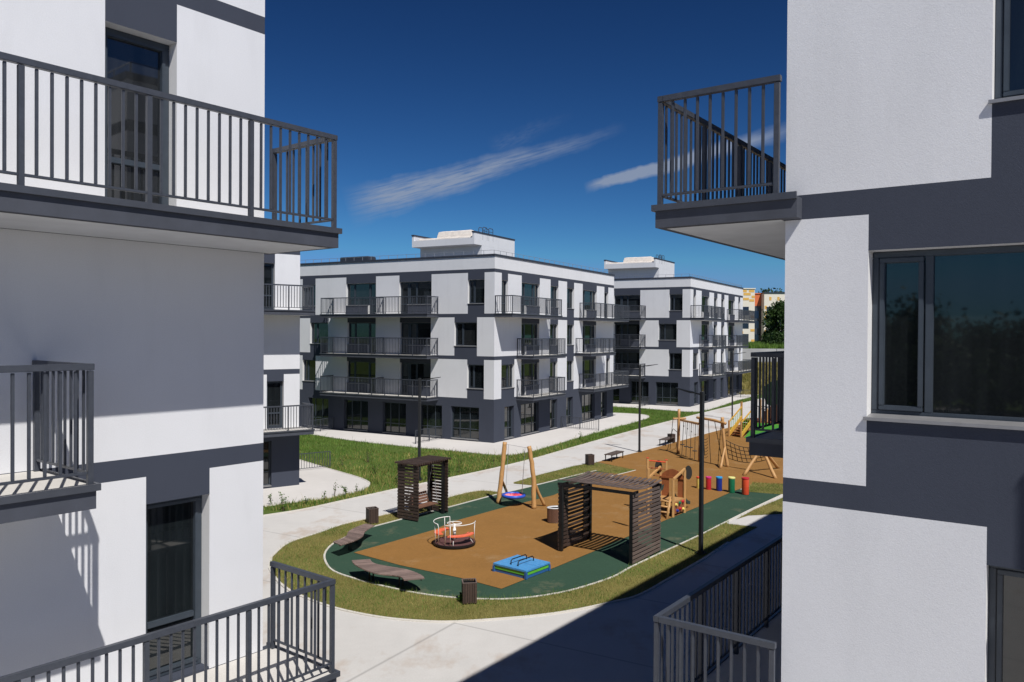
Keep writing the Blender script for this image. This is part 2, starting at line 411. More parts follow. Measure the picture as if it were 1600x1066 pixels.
BROWN = Gs([(553, 864.3), (677, 829), (710, 815), (780.7, 795.4), (865, 774.3), (905, 757), (930, 738), (969, 741.5), (993, 735.4), (932, 722.5), (1000, 706), (1060, 690), (1140, 668), (1200, 652), (1300, 636), (1340, 757), (1222, 757), (1176, 755), (1172.5, 759), (1144.4, 768.6), (1099, 789.3), (1039.5, 813.7), (925.4, 863.4), (862, 889.6), (783.5, 921), (724.4, 905), (625, 884)])
for nm, P in (('verge', V1), ('verge', V2), ('verge', V3), ('verge', V4)):
    sheet(nm, P, .012, M['verge'])
strip('kerb', top_l[::-1] + ring_b[:-8], .09, -.02, .035, M['kerb'])
sheet('rubber_surface', curb, .006, M['r_green'])
sheet('rubber_surface', BROWN, .020, M['r_brown'])
strip('kerb', curb, .07, -.02, .034, M['kerb'])
strip('kerb', Gs([(932, 722.5), (1000, 706), (1060, 690), (1140, 668), (1200, 652)]), .08, -.02, .034, M['kerb'])
strip('kerb', Gs([(993, 735.4), (969, 741.5), (950, 746)]), .07, -.02, .036, M['kerb'])
# terraces round the blocks
AP_A = [(412, 791), (434, 788), (470, 783), (505, 779), (535, 773.5), (557.6, 768.5), (572, 762.5), (577, 757), (575, 752.5), (557.6, 745), (515.6, 733), (466, 718), (455, 700), (380, 700), (330, 800)]
apA = Gs(AP_A[:1]) + smooth_line(Gs(AP_A[1:12]), 3) + Gs(AP_A[12:])
AP_B = [(470, 676), (500, 681), (560, 689.5), (640, 698), (700, 704), (760, 709.5), (790, 711), (812, 709), (840, 702.5), (880, 690.5), (940, 673.5), (981, 662.5), (1004, 656), (1014, 652), (1010, 648.8), (995, 647), (959, 645.2)]
apB = smooth_line(Gs(AP_B), 3)
NEAR_B = G(771.3, 692.4); DR = Vector((math.sin(R_(29.614)), math.cos(R_(29.614)), 0)); DL = Vector((-DR.y, DR.x, 0))
apB = apB + [NEAR_B + DR * 24 + DL * 2, NEAR_B + DL * 21]
NEAR_2 = G(1077.5, 636)
apC = smooth_line(Gs([(930, 632), (959, 635.4), (1000, 638), (1047, 641.5), (1075, 643.5), (1100, 642), (1127, 634), (1150, 626), (1180, 618), (1215, 606)]), 3) + [NEAR_2 + DR * 60 + Vector((12, 10, 0)), NEAR_2 + DR * 30 + DL * 3, NEAR_2 + DL * 25]
for P in (apA, apB, apC): sheet('terrace', P, .0, M['apron'])
for P in (apA[:35], apB[:-2], apC[:-3]): strip('kerb', P, .08, -.03, .02, M['kerb'])

# rising ground, retaining wall and wooded hill far behind the blocks
b = MB()
prof = [(-.03, 112), (.6, 116), (1.8, 121), (3.0, 126), (3.2, 133.5)]
for i in range(len(prof) - 1):
    for k in range(14):
        x0, x1 = -20 + k * 12, -8 + k * 12
        (z0, y0), (z1, y1) = prof[i], prof[i + 1]
        b.quad((x0, y0, z0), (x1, y0, z0), (x1, y1, z1), (x0, y1, z1))
tag(b.build('grass_bank', M['lawn'], fix=True, smooth=True), kind='structure')
b = MB(); b.quad((-20, 134.5, 5.55), (148, 134.5, 5.55), (148, 330, 7.5), (-20, 330, 7.5))
tag(b.build('upper_ground', M['lawn'], fix=True), kind='structure')
b = MB()
for k in range(21):
    x0, x1 = -20 + k * 8, -12.06 + k * 8
    b.box(x0, x1, 133.6, 134.5, -.03, 5.75)
tag(b.build('retaining_wall', plain('retaining_wall_concrete', (.40, .40, .40), .9, 0, .12, .3), bevel=.03), 'long grey concrete retaining wall on the slope behind the rear block', 'retaining wall')
b = MB(); n = 40
def hz(x, y): return 7 + 44 * max(0, (y - 330) / 320) ** .8 * (.75 + .25 * math.sin(x * .011 + 1.2) + .05 * math.sin(x * .05)) - 26 * max(0, (250 - x) / 400)
vs = [(-150 + 16 * i, 330 + 32 * j, hz(-150 + 16 * i, 330 + 32 * j)) for j in range(11) for i in range(61)]
b.add(vs, [(j * 61 + i, j * 61 + i + 1, (j + 1) * 61 + i + 1, (j + 1) * 61 + i) for j in range(10) for i in range(60)])
tag(b.build('hill', ground_grass('hill_woods', (.022, .045, .018), (.04, .075, .022), (.03, .05, .02)), smooth=True), kind='structure')
# ---------------------------------------------------------------- apartment block: one prototype, copied to every plot
LR, LL, HR = 22.65, 19.75, 13.69            # long face, short face, parapet height
FL = (3.17, 6.32, 9.46)                       # floor lines of storeys 1-3
HEAD = (2.52, 5.68, 8.81, 11.97)              # window heads, ground to third
SILL = (.12, 3.90, 7.05, 10.20)
DEP = .20                                     # reveal depth
class Face:
    def __init__(s, o, d, n): s.o, s.d, s.n = Vector(o), Vector(d), Vector(n)
    def p(s, a, z, out=0): return s.o + s.d * a + s.n * out + Vector((0, 0, z))
def full(s0, s1): return [(s0, s1, 'door')]
def win(s0, s1): return [(s0, s1, 'win')]
def wide_l(s0, s1, k=.8): return [(s0, s0 + k, 'door'), (s0 + k, s1, 'win')]
def wide_r(s0, s1, k=.8): return [(s0, s1 - k, 'win'), (s1 - k, s1, 'door')]
RO = [
    full(1.57, 3.02) + full(4.1, 7.09) + full(9.06, 10.4) + full(12.17, 13.5) + full(15.4, 18.25) + full(19.7, 21.1),
    win(1.05, 3.02) + wide_l(4.1, 7.08) + full(9.02, 10.4) + win(12.2, 13.58) + wide_l(15.44, 18.43) + full(20.83, 21.76),
    wide_l(4.1, 7.06) + win(8.98, 10.46) + win(12.2, 13.6) + wide_l(15.45, 18.4),
    full(1.03, 1.96) + wide_l(4.08, 7.1) + win(9.02, 10.48) + win(12.15, 13.57) + wide_l(15.38, 18.5) + full(20.28, 21.25)]
LO = [
    full(1.28, 3.77) + full(4.58, 6.65) + full(7.98, 10.27) + full(11.76, 14.29) + full(15.97, 18.2),
    win(.87, 2.33) + wide_r(5.65, 8.6) + wide_l(11.01, 14.0) + win(17.4, 18.87),
    win(1.49, 3.49) + wide_r(5.66, 8.62) + wide_l(11.02, 13.95) + win(16.03, 18.02),
    win(.86, 2.31) + wide_r(5.61, 8.68) + wide_l(11.01, 14.09) + win(17.44, 18.89)]
EO = [
    full(1.98, 3.77) + full(4.58, 6.65) + full(7.98, 10.27) + full(11.76, 14.29) + full(15.97, 18.2),
    win(1.98, 4.0) + wide_r(5.65, 8.6) + wide_l(11.01, 14.0) + win(17.4, 18.87),
    win(.87, 3.6) + wide_r(5.66, 8.62) + wide_l(11.02, 13.95) + win(16.03, 18.02),
    win(1.98, 4.0) + wide_r(5.61, 8.68) + wide_l(11.01, 14.09) + win(17.44, 18.89)]
F_R = Face((0, 0, 0), (1, 0, 0), (0, -1, 0)); F_L = Face((0, 0, 0), (0, 1, 0), (-1, 0, 0))
F_E = Face((LR, 0, 0), (0, 1, 0), (1, 0, 0)); F_B = Face((0, LL, 0), (1, 0, 0), (0, 1, 0))
def zr(fl, kind):
    z0 = (0.12 if fl == 0 else FL[fl - 1] + .03) if kind == 'door' else SILL[fl]
    return z0, HEAD[fl]
def wall_face(mb, face, length, ops):
    rects = [(s0, s1, *zr(fl, k), fl) for fl in range(4) for s0, s1, k in (ops[fl] if ops else [])]
    sc = sorted({0, length} | {r[0] for r in rects} | {r[1] for r in rects})
    zc = {0, 12.49, 12.75, HR}
    for z in FL: zc |= {z, z - .27}
    for r in rects: zc |= {r[2], r[3]}
    zc = sorted(zc)
    def hole(s, z):
        return any(r[0] < s < r[1] and r[2] < z < r[3] for r in rects)
    def paint(s, z):
        if z > 12.75: return 0
        if z < FL[0]: return 1
        fl = max(i + 1 for i in range(3) if z > FL[i])
        top = (FL[fl] - .27) if fl < 3 else 12.49
        if z > top: return 1
        return 1 if any(r[4] == fl and r[0] < s < r[1] for r in rects) else 0
    ns, nz = len(sc) - 1, len(zc) - 1
    H = [[hole((sc[i] + sc[i + 1]) / 2, (zc[j] + zc[j + 1]) / 2) for j in range(nz)] for i in range(ns)]
    for i in range(ns):
        for j in range(nz):
            a, b_, c, d = sc[i], sc[i + 1], zc[j], zc[j + 1]
            if not H[i][j]:
                mb.quad(face.p(a, c), face.p(b_, c), face.p(b_, d), face.p(a, d), paint((a + b_) / 2, (c + d) / 2)); continue
            side = 2 if c > FL[0] - .1 else 1
            if i == 0 or not H[i - 1][j]: mb.quad(face.p(a, c), face.p(a, d), face.p(a, d, -DEP - .05), face.p(a, c, -DEP - .05), side)
            if i == ns - 1 or not H[i + 1][j]: mb.quad(face.p(b_, c), face.p(b_, d), face.p(b_, d, -DEP - .05), face.p(b_, c, -DEP - .05), side)
            if j == nz - 1 or not H[i][j + 1]: mb.quad(face.p(a, d), face.p(b_, d), face.p(b_, d, -DEP - .05), face.p(a, d, -DEP - .05), 3 if c > FL[0] else 1)
            if j == 0 or not H[i][j - 1]: mb.quad(face.p(a, c), face.p(b_, c), face.p(b_, c, -DEP - .05), face.p(a, c, -DEP - .05), 1)
    return rects
def fbox(mb, f, s0, s1, z0, z1, o0, o1, mi=0):
    mb.obox(f.p(s0, z0, o0), f.d * (s1 - s0), f.n * (o1 - o0), Vector((0, 0, z1 - z0)), mi)
def frame_bars(mb, f, s0, s1, z0, z1, w, o0, o1):
    fbox(mb, f, s0, s1, z1 - w, z1, o0, o1); fbox(mb, f, s0, s1, z0, z0 + w, o0, o1)
    fbox(mb, f, s0, s0 + w, z0 + w, z1 - w, o0, o1); fbox(mb, f, s1 - w, s1, z0 + w, z1 - w, o0, o1)
def opening(root, f, s0, s1, fl, kind):
    z0, z1 = zr(fl, kind); w = s1 - s0; o0, o1 = -DEP - .07, -DEP + .005
    mb = MB(); g = .003
    s0 += g; s1 -= g
    frame_bars(mb, f, s0, s1, z0 + g, z1 - g, .065, o0, o1)
    def sash(a, b_, c, d): frame_bars(mb, f, a + .012, b_ - .012, c + .012, d - .012, .050, o0 + .02, o1 + .016)
    zi0, zi1 = z0 + .065, z1 - .065
    if fl == 0:
        zt = z0 + .74; fbox(mb, f, s0 + .065, s1 - .065, zt - .03, zt + .03, o0, o1)
        cuts = [s0 + .065] + ([s0 + w * .36, s0 + w * .72] if w > 2 else [s0 + w * .62]) + [s1 - .065]
        for c in cuts[1:-1]:
            fbox(mb, f, c - .03, c + .03, zi0, zt - .03, o0, o1 - .003); fbox(mb, f, c - .03, c + .03, zt + .03, zi1, o0, o1 - .003)
        name = 'shopfront_window'
    elif kind == 'win':
        name = 'window'
        c = s0 + (.55 if f is F_E else w * .66 if f is F_L else w * .62)
        if w < 1.2: sash(s0 + .06, s1 - .06, z0 + .06, z1 - .06)
        else:
            fbox(mb, f, c - .038, c + .038, zi0, zi1, o0, o1 - .003)
            if f is F_E: sash(s0 + .06, c - .04, z0 + .06, z1 - .06)
            else: sash(c + .04, s1 - .06, z0 + .06, z1 - .06)
    else:
        name = 'balcony_door'
        sash(s0 + .05, s1 - .05, z0 + .05, z1 - .05)
        fbox(mb, f, s0 + .12, s1 - .12, z0 + .72, z0 + .80, o0 + .02, o1 + .008)
    fr = mb.build(name, M['frame'], root, bevel=.006)
    p = MB(); p.quad(f.p(s0, z0, o0 + .03), f.p(s1, z0, o0 + .03), f.p(s1, z1, o0 + .03), f.p(s0, z1, o0 + .03))
    p.build('pane', M['glass'], fr)
    if kind == 'win' or fl == 0:
        q = MB(); ear = .03 if kind == 'win' else -.004
        vs = [f.p(s0 - ear, z0 + .006, .045), f.p(s1 + ear, z0 + .006, .045), f.p(s1 - .005, z0 + .03, -DEP + .02), f.p(s0 + .005, z0 + .03, -DEP + .02)]
        lo = [v - Vector((0, 0, .035)) for v in vs[:2]] + [v - Vector((0, 0, .028)) for v in vs[2:]]
        q.add(vs + lo, ((0, 1, 2, 3), (4, 7, 6, 5), (0, 4, 5, 1), (1, 5, 6, 2), (2, 6, 7, 3), (3, 7, 4, 0)))
        q.build('sill', M['sill'], fr)
def rail_run(mb, A, B, z, first=True, last=True):
    """posts, bars, bottom and top rail between plan points A and B standing on z"""
    A, B = Vector(A), Vector(B); d = (B - A); L = d.length; d.normalize(); up = Vector((0, 0, 1))
    n = max(1, round(L / 1.345)); st = L / n
    for i in range(n + 1):
        if (i == 0 and not first) or (i == n and not last): continue
        q = A + d * st * i; mb.bar(q + up * (z - .02), q + up * (z + 1.235), .058, .058, up=d)
    for i in range(n):
        k = max(1, round(st / .148))
        for j in range(1, k):
            q = A + d * (st * i + st * j / k); mb.bar(q + up * (z + .135), q + up * (z + 1.232), .026, .032, up=d)
        mb.bar(A + d * (st * i + .03) + up * (z + .12), A + d * (st * (i + 1) - .03) + up * (z + .12), .032, .03)
def balcony(root, f, s0, s1, zt, dep=1.5, wrap=0, divs=()):
    mb = MB(); t = .275; zb = zt - t; e0, e1 = s0, s1
    fbox(mb, f, s0, s1, zb, zt - .045, .003, dep)
    if wrap: fbox(mb, f, wrap, s1, zb, zt - .045, -.18, .003)
    # deck, flashing and soffit
    b0 = -.0
    mb.quad(f.p(s0, zt - .02, .003), f.p(s1, zt - .02, .003), f.p(s1, zt - .02, dep + .02), f.p(s0, zt - .02, dep + .02), 1)
    for a, c in (((s0 - .035, dep + .004), (s1 + .035, dep + .04)), ((s0 - .035, .003), (s0, dep + .004)), ((s1, .003 if not wrap else -.18), (s1 + .035, dep + .004))):
        fbox(mb, f, a[0], c[0], zt - .075, zt, a[1], c[1], 2)
    k = .10; zs = zb - .004
    mb.quad(f.p(s0 + k, zs, .02), f.p(s1 - k, zs, .02), f.p(s1 - k, zs, dep - k), f.p(s0 + k, zs, dep - k), 3)
    o = mb.build('balcony', [M['slab'], M['deck'], M['flash'], M['soffit']], root)
    r = MB(); a, c, q = s0 + .05, s1 - .05, dep - .04
    rail_run(r, f.p(a, 0, q), f.p(c, 0, q), zt)
    rail_run(r, f.p(a, 0, .06), f.p(a, 0, q), zt, True, False)
    rail_run(r, f.p(c, 0, .06), f.p(c, 0, q), zt, True, False)
    zz = zt + 1.277
    for (x0, y0), (x1, y1) in (((a - .035, q), (c + .035, q)), ((a, .02), (a, q - .036)), ((c, .02), (c, q - .036))):
        r.bar(f.p(x0, zz, y0), f.p(x1, zz, y1), .07, .07)
    r.build('railing', M['rail'], o, bevel=.004)
    for s in divs:
        r = MB(); rail_run(r, f.p(s, 0, .06), f.p(s, 0, q), zt, True, False); r.bar(f.p(s, zz, .02), f.p(s, zz, q - .036), .07, .07)
        r.build('divider_railing', M['rail'], o)
    return o
def make_block():
    root = empty('apartment_building', (0, 0, 0))
    mb = MB(); rr = []
    for f, L, ops in ((F_R, LR, RO), (F_L, LL, LO), (F_E, LL, EO), (F_B, LR, None)):
        rr.append(wall_face(mb, f, L, ops))
    mb.build('wall', [M['white'], M['dark'], M['reveal'], M['soffit']], root)
    b = MB(); b.quad((.3, .3, 13.1), (LR - .3, .3, 13.1), (LR - .3, LL - .3, 13.1), (.3, LL - .3, 13.1))
    for x0, x1, y0, y1 in ((.3, .3, .3, LL - .3), (LR - .3, LR - .3, .3, LL - .3), (.3, LR - .3, .3, .3), (.3, LR - .3, LL - .3, LL - .3)):
        b.quad((x0, y0, 13.1), (x1, y1, 13.1), (x1, y1, HR), (x0, y0, HR))
    b.build('roof', M['roof'], root)
    b = MB()
    for x0, x1, y0, y1 in ((-.05, LR + .05, -.05, .33), (-.05, LR + .05, LL - .33, LL + .05), (-.05, .33, .33, LL - .33), (LR - .33, LR + .05, .33, LL - .33)):
        b.box(x0, x1, y0, y1, HR - .03, HR + .13)
    b.build('parapet_coping', M['coping'], root)
    b = MB()
    def wire(A, B):
        A, B = Vector(A), Vector(B); n = round((B - A).length / .9)
        for i in range(n + 1):
            q = A.lerp(B, i / n); b.tube([q, q + Vector((0, 0, .30))], .018, 5)
        b.tube([A + Vector((0, 0, .30)), B + Vector((0, 0, .30))], .012, 5)
    z = HR + .12
    wire((.15, .15, z), (LR - .15, .15, z)); wire((.15, .15, z), (.15, LL - .15, z)); wire((LR - .15, .15, z), (LR - .15, LL - .15, z))
    b.build('roof_edge_wire', M['steel'], root)
    b = MB(); b.box(.55, 1.6, 12.3, 15.3, 13.4, 14.22); b.build('skylight', M['coping'], root, bevel=.05)
    # stair tower with an open tray holding tarpaulin-wrapped plant
    x0, x1, y0, y1 = 7.6, 14.6, 6.6, 13.15
    b = MB()
    b.box(x0 + 1.25, x1, y0 + .003, y1 - .003, 13.0, 15.70)
    b.box(x0, x1, y0, y1, 15.62, 15.72); b.box(x0, x0 + .2, y0 + .2, y1 - .2, 15.72, 16.18)
    b.box(x0, x1, y0, y0 + .2, 15.72, 16.62); b.box(x0, x1, y1 - .2, y1, 15.72, 16.62); b.box(x1 - .2, x1, y0 + .2, y1 - .2, 15.72, 16.62)
    st = b.build('stair_tower', [M['white']], root)
    b = MB()
    for a in ((x0 - .04, x1 + .04, y0 - .04, y0 + .24), (x0 - .04, x1 + .04, y1 - .24, y1 + .04), (x1 - .24, x1 + .04, y0 + .24, y1 - .24)):
        b.box(*a, 16.62, 16.74)
    b.build('coping', M['coping'], st)
    b = MB()
    def loaf(xa, xb, ya, yb, za, zb, ins, nx=8, ny=16):
        """tarpaulin pulled over a box: flat top, slightly leaning creased sides"""
        ring = lambda k, z: [(xa + k, ya + k, z), (xb - k, ya + k, z), (xb - k, yb - k, z), (xa + k, yb - k, z)]
        rr = random.Random(int(zb * 10)); rows = []
        for k, z in ((0, za), (ins * .3, za + (zb - za) * .45), (ins * .8, zb - .06), (ins + .06, zb)):
            c = ring(k, z); row = []
            for q in range(4):
                p, n_ = Vector(c[q]), Vector(c[(q + 1) % 4])
                for t in range(10): row.append(p.lerp(n_, t / 10) + Vector((rr.uniform(-.02, .02), rr.uniform(-.02, .02), rr.uniform(-.018, .018))))
            rows.append(row)
        for A, B in zip(rows[:-1], rows[1:]):
            for q in range(40): b.quad(A[q], A[(q + 1) % 40], B[(q + 1) % 40], B[q])
        b.poly(rows[-1])
    loaf(x0 + .21, x0 + 3.2, y0 + .3, y1 - .5, 15.8, 16.36, .06); loaf(x0 + .7, x0 + 2.9, y0 + .75, y1 - 2.2, 16.3, 16.98, .16)
    b.build('tarpaulin_cover', M['tarp'], st)
    b = MB()
    for xx in (9.0, 10.0):
        for y in (y0 + .02, y0 + .42): b.tube([(xx, y, 16.1), (xx, y, 17.12), (xx + .12, y, 17.22), (xx + .62, y, 17.22), (xx + .72, y, 17.12), (xx + .72, y, 16.1)], .03, 6)
        b.tube([(xx + .02, y0, 16.9), (xx + .70, y0, 16.9)], .022, 5)
    b.build('ladder_hoops', M['coping'], st)
    for f, ops in ((F_R, RO), (F_L, LO), (F_E, EO)):
        for fl in range(4):
            for s0, s1, k in ops[fl]: opening(root, f, s0, s1, fl, k)
    T = [z + .012 for z in FL]
    balcony(root, F_R, .003, 8.15, T[2]); balcony(root, F_R, 14.68, 22.84, T[2], wrap=LR + .003)
    balcony(root, F_R, 3.33, 8.86, T[1]); balcony(root, F_R, 13.9, 19.5, T[1])
    balcony(root, F_R, 3.33, 8.86, T[0]); balcony(root, F_R, 14.62, 22.84, T[0], wrap=LR + .003)
    for t in T:
        balcony(root, F_L, 4.93, 15.5, t, divs=(10.2,)); balcony(root, F_E, 4.93, 15.5, t, divs=(10.2,))
    return root
block = make_block()
GRP = 'white and charcoal apartment blocks of one design'
A_FAR = G(411.5, 691, 6.33); A_FAR.z = 0; rA = Vector((math.sin(R_(38.316)), math.cos(R_(38.316)), 0))
C_FAR = G(1223.5, 745.2, 6.414); C_FAR.z = 0; rC = Vector((-math.sin(R_(35.892)), -math.cos(R_(35.892)), 0))
y2 = R_(53); r2 = Vector((math.sin(y2), math.cos(y2), 0)); k2 = 8 / 8.306; A2_FAR = Vector((-11.537, 43.736, 0)) * k2
PLOTS = [
    (A_FAR - rA * LR, rA, 1, 'white and charcoal apartment block filling the left edge, its balcony railings close up'),
    (C_FAR - rC * LR + Vector((0, 0, .09)), rC, 1, 'white and charcoal apartment block filling the right edge, with a large dark window'),
    (NEAR_B, DR, 1, 'white and charcoal apartment block in the centre, long balconies facing the lawn'),
    (NEAR_2, DR, 1.0457, 'farther white and charcoal apartment block behind the rope climbing frame'),
    (A2_FAR - r2 * LR * k2, r2, k2, 'white and charcoal apartment block half hidden behind the left-edge block')]
for i, (o, d, k, lab) in enumerate(PLOTS):
    q = block if i == 0 else copy_tree(block)
    q.location = o; q.rotation_euler = (0, 0, math.atan2(d.y, d.x)); q.scale = (k, k, k)
    tag(q, lab, 'apartment building', GRP)
# ---------------------------------------------------------------- playground equipment and street furniture
def V(*a): return Vector(a[0]) if len(a) == 1 else Vector(a)
def frame2(p, q):
    """unit vectors along and across the ground line p-q"""
    d = (q - p); d.z = 0; d.normalize(); return d, Vector((-d.y, d.x, 0))
def local(root, pts):
    """world points into the frame of an empty that is only moved and turned about z"""
    c, s = math.cos(-root.rotation_euler.z), math.sin(-root.rotation_euler.z)
    return [Vector(((p.x - root.location.x) * c - (p.y - root.location.y) * s, (p.x - root.location.x) * s + (p.y - root.location.y) * c, p.z - root.location.z)) for p in pts]

# big slatted pergola ------------------------------------------------
p0, p1, p2, p3 = G(867, 860.5), G(919, 843), G(987, 886), G(1039, 862)
wv = (p2 - p0) * .5 + (p3 - p1) * .5; ex = wv.normalized(); pw = wv.length
pd = ((p1 - p0).length + (p3 - p2).length) / 2 * .96
rz = math.atan2(ex.y, ex.x); c0 = (p0 + p1 + p2 + p3) / 4
root = empty('pergola', (c0.x, c0.y, .02), rz, 'large open pergola of dark slats on two sides and roof, standing on the rubber', 'pergola', 'dark slatted timber pergolas')
hw, hd, H = pw / 2, pd / 2, 2.50
post = MB()
for sx in (-1, 1):
    for sy in (-1, 1):
        o = MB(); x, y = sx * (hw - .16), sy * (hd - .075)
        o.box(x - .065, x + .065, y - .07, y + .07, 0, H - .08); o.build('post', M['black'], root, bevel=.006)
b = MB()
for sy in (-1, 1): b.bar(V(-hw + .02, sy * (hd - .075), H - .04), V(hw - .02, sy * (hd - .075), H - .04), .09, .10)
b.build('roof_beam', M['black'], root)
n = 17
for sx, k in ((-1, 0), (1, 1)):
    b = MB()
    for i in range(n):
        z = .05 + i * (H - .22) / (n - 1)
        b.box(sx * (hw - .08) - .014, sx * (hw - .08) + .014, -hd, hd, z, z + .093)
        if True:
            for sy in (-1, 1): b.box(sx * (hw - .16) - .014, sx * (hw - .16) + .014, sy * (hd - .35) - .20, sy * (hd - .35) + .20, z + .071, z + .165)
    b.build('side_slats', M['wood_grey'] if k else M['wood_dark'], root)
b = MB(); n = 16
for i in range(n):
    x = -hw + .09 + i * (2 * hw - .18) / (n - 1); pts = []
    for j in range(9):
        t = j / 8; pts.append((x, -hd + t * 2 * hd, H + .02 + .10 * (2 * t - 1) ** 2))
    for a, c in zip(pts[:-1], pts[1:]): b.obox(V(a[0] - .064, a[1], a[2]), (.128, 0, 0), V(c) - V(a), (0, 0, .02))
b.build('roof_slats', M['wood_grey'], root)

# small pergola with a hanging bench ---------------------------------
q0, q1, q2, q3 = G(621, 811.5), G(649.5, 817.5), G(699.5, 803), G(672, 796)
ex = (q2 - q1).normalized(); rz = math.atan2(ex.y, ex.x); c0 = (q0 + q1 + q2 + q3) / 4
hw, hd, H = (q2 - q1).length / 2, ((q1 - q0).length + (q2 - q3).length) / 4, 2.42
root = empty('pergola', (c0.x, c0.y, .01), rz, 'small dark slatted pergola with a bench swing hung inside, beside the path', 'pergola', 'dark slatted timber pergolas')
for sx in (-1, 1):
    for sy in (-1, 1):
        o = MB(); x, y = sx * (hw - .18), sy * (hd - .2); o.box(x - .06, x + .06, y - .06, y + .06, 0, H - .1); o.build('post', M['black'], root, bevel=.006)
    b = MB(); n = 17
    for i in range(n):
        z = .05 + i * (H - .22) / (n - 1)
        for dx in (-.01, -.30) if False else (-.07,):
            b.box(sx * (hw + dx) - .016, sx * (hw + dx) + .016, -hd, hd, z, z + .098)
        for sy in (-1, 1): b.box(sx * (hw - .10) - .012, sx * (hw - .10) + .012, sy * (hd - .15) - .15, sy * (hd - .15) + .15, z + .07, z + .168)
    b.build('side_slats', M['wood_dark'], root)
b = MB(); n = 16
for i in range(n):
    x = -hw - .02 + i * (2 * hw + .04) / (n - 1); b.box(x - .045, x + .045, -hd - .05, hd + .05, H - .02, H + .05)
for sy in (-1, 1): b.box(-hw, hw, sy * (hd - .2) - .05, sy * (hd - .2) + .05, H - .13, H - .022)
b.build('roof_slats', M['wood_dark'], root)
L0 = hw * 2 - .75
s = empty('bench_swing', (c0.x, c0.y, .01), rz, 'brown timber bench swing hanging by chains in the small pergola', 'bench swing')
b = MB()
for i in range(5): b.box(-L0 / 2, L0 / 2, -.28 + i * .105, -.19 + i * .105, .46, .49)
b.build('seat', M['wood_seat'], s)
b = MB()
for i in range(4):
    y = .27 + .035 * i; z = .52 + i * .115; b.obox((-L0 / 2, y, z), (L0, 0, 0), (0, .032, .10), (0, .025, -.008))
b.build('backrest', M['wood_seat'], s)
b = MB()
for sx in (-1, 1):
    for y, zz in ((-.26, .48), (.33, .80)): b.tube([(sx * (L0 / 2 - .05), y, zz), (sx * (L0 / 2 + .02), .05, H - .1)], .012, 5)
b.build('chains', M['steel'], s)

# merry-go-round ------------------------------------------------------
cc = G(710, 851.5); cc.z = .022; r = .80
root = empty('merry_go_round', cc, 0, 'round merry-go-round with coral seats and white tube rails', 'merry-go-round')
b = MB(); b.lathe([(r - .12, .02), (r, .04), (r, .12), (r - .02, .13)], (0, 0, 0), 40); b.build('rim', M['black'], root, smooth=False)
b = MB(); b.lathe([(r - .02, .131), (.4, .135), (.0001, .137)], (0, 0, 0), 40)
for k in range(10): b.box(-.5 + .1 * k - .003, -.5 + .1 * k + .003, -.5, .5, .137, .139)
b.build('platform', M['disc_brown'], root)
b = MB(); b.tube([(0, 0, .13), (0, 0, .78)], .045, 10); b.tube([(0, 0, .35), (0, 0, .6)], .06, 10); b.build('hub_post', M['white_tube'], root, smooth=True)
b = MB(); b.tube([V(.27 * math.cos(a), .27 * math.sin(a), .80) for a in np.linspace(0, 2 * math.pi, 25)], .016, 6, caps=False)
for k in range(3):
    a = k * 2.094; b.tube([(0, 0, .77), (.27 * math.cos(a), .27 * math.sin(a), .80)], .012, 5)
b.build('hand_wheel', M['white_tube'], root, smooth=True)
for a0, a1, nm in ((2.0, 3.75, 0), (-1.85, -.05, 1)):
    b = MB(); N = 14; ring = []
    for k in range(N + 1):
        a = a0 + (a1 - a0) * k / N; ring.append([V(x * math.cos(a), x * math.sin(a), z) for x, z in ((r - .30, .44), (r - .04, .44), (r - .04, .475), (r - .30, .475))])
    for A, B in zip(ring[:-1], ring[1:]):
        for j in range(4): b.quad(A[j], A[(j + 1) % 4], B[(j + 1) % 4], B[j])
    b.poly(ring[0]); b.poly(ring[-1]); b.build('seat', M['coral_paint'], root, fix=True)
    b = MB(); e = .13; aa = np.linspace(a0 - .12, a1 + .12, 16)
    top = [V((r - .01) * math.cos(a), (r - .01) * math.sin(a), .88) for a in aa]
    st = [V((r - .05) * math.cos(a), (r - .05) * math.sin(a), .14) for a in (aa[0], aa[-1])]
    b.tube([st[0], st[0] + V(0, 0, .62)] + top + [st[1] + V(0, 0, .62), st[1]], .016, 7)
    for k in (2, 13): b.tube([(top[k].x * .97, top[k].y * .97, .14), top[k]], .012, 6)
    for k in (3, 12): b.tube([(top[k].x * .95, top[k].y * .95, .14), (top[k].x * .66, top[k].y * .66, .44)], .014, 5)
    b.build('rail', M['white_tube'], root, smooth=True)

# covered sandbox ------------------------------------------------------
a, b_, c, d = G(768, 893.5), G(822, 907), G(862, 890.5), G(808, 882)
ex = (b_ - a).normalized(); cx = (a + b_ + c + d) / 4; w = ((b_ - a).length + (c - d).length) / 4; dd = ((d - a).length + (c - b_).length) / 4 * .96
root = empty('sandbox', (cx.x, cx.y, .021), math.atan2(ex.y, ex.x), 'blue-lidded square sandbox with green side boards', 'sandbox')
def ringbox(b, z0, z1, w, dd, t):
    b.box(-w, w, -dd, -dd + t, z0, z1); b.box(-w, w, dd - t, dd, z0, z1); b.box(-w, -w + t, -dd + t, dd - t, z0, z1); b.box(w - t, w, -dd + t, dd - t, z0, z1)
b = MB(); ringbox(b, 0, .105, w - .03, dd - .03, .05); b.build('lower_boards', M['side_blue'], root)
b = MB(); ringbox(b, .108, .215, w - .015, dd - .015, .05); b.build('upper_boards', M['lime_paint'], root)
b = MB()
for sx in (-1, 1):
    for sy in (-1, 1): b.box(sx * (w - .02) - .04, sx * (w - .02) + .04, sy * (dd - .02) - .04, sy * (dd - .02) + .04, 0, .20)
b.build('corner_post', M['side_blue'], root)
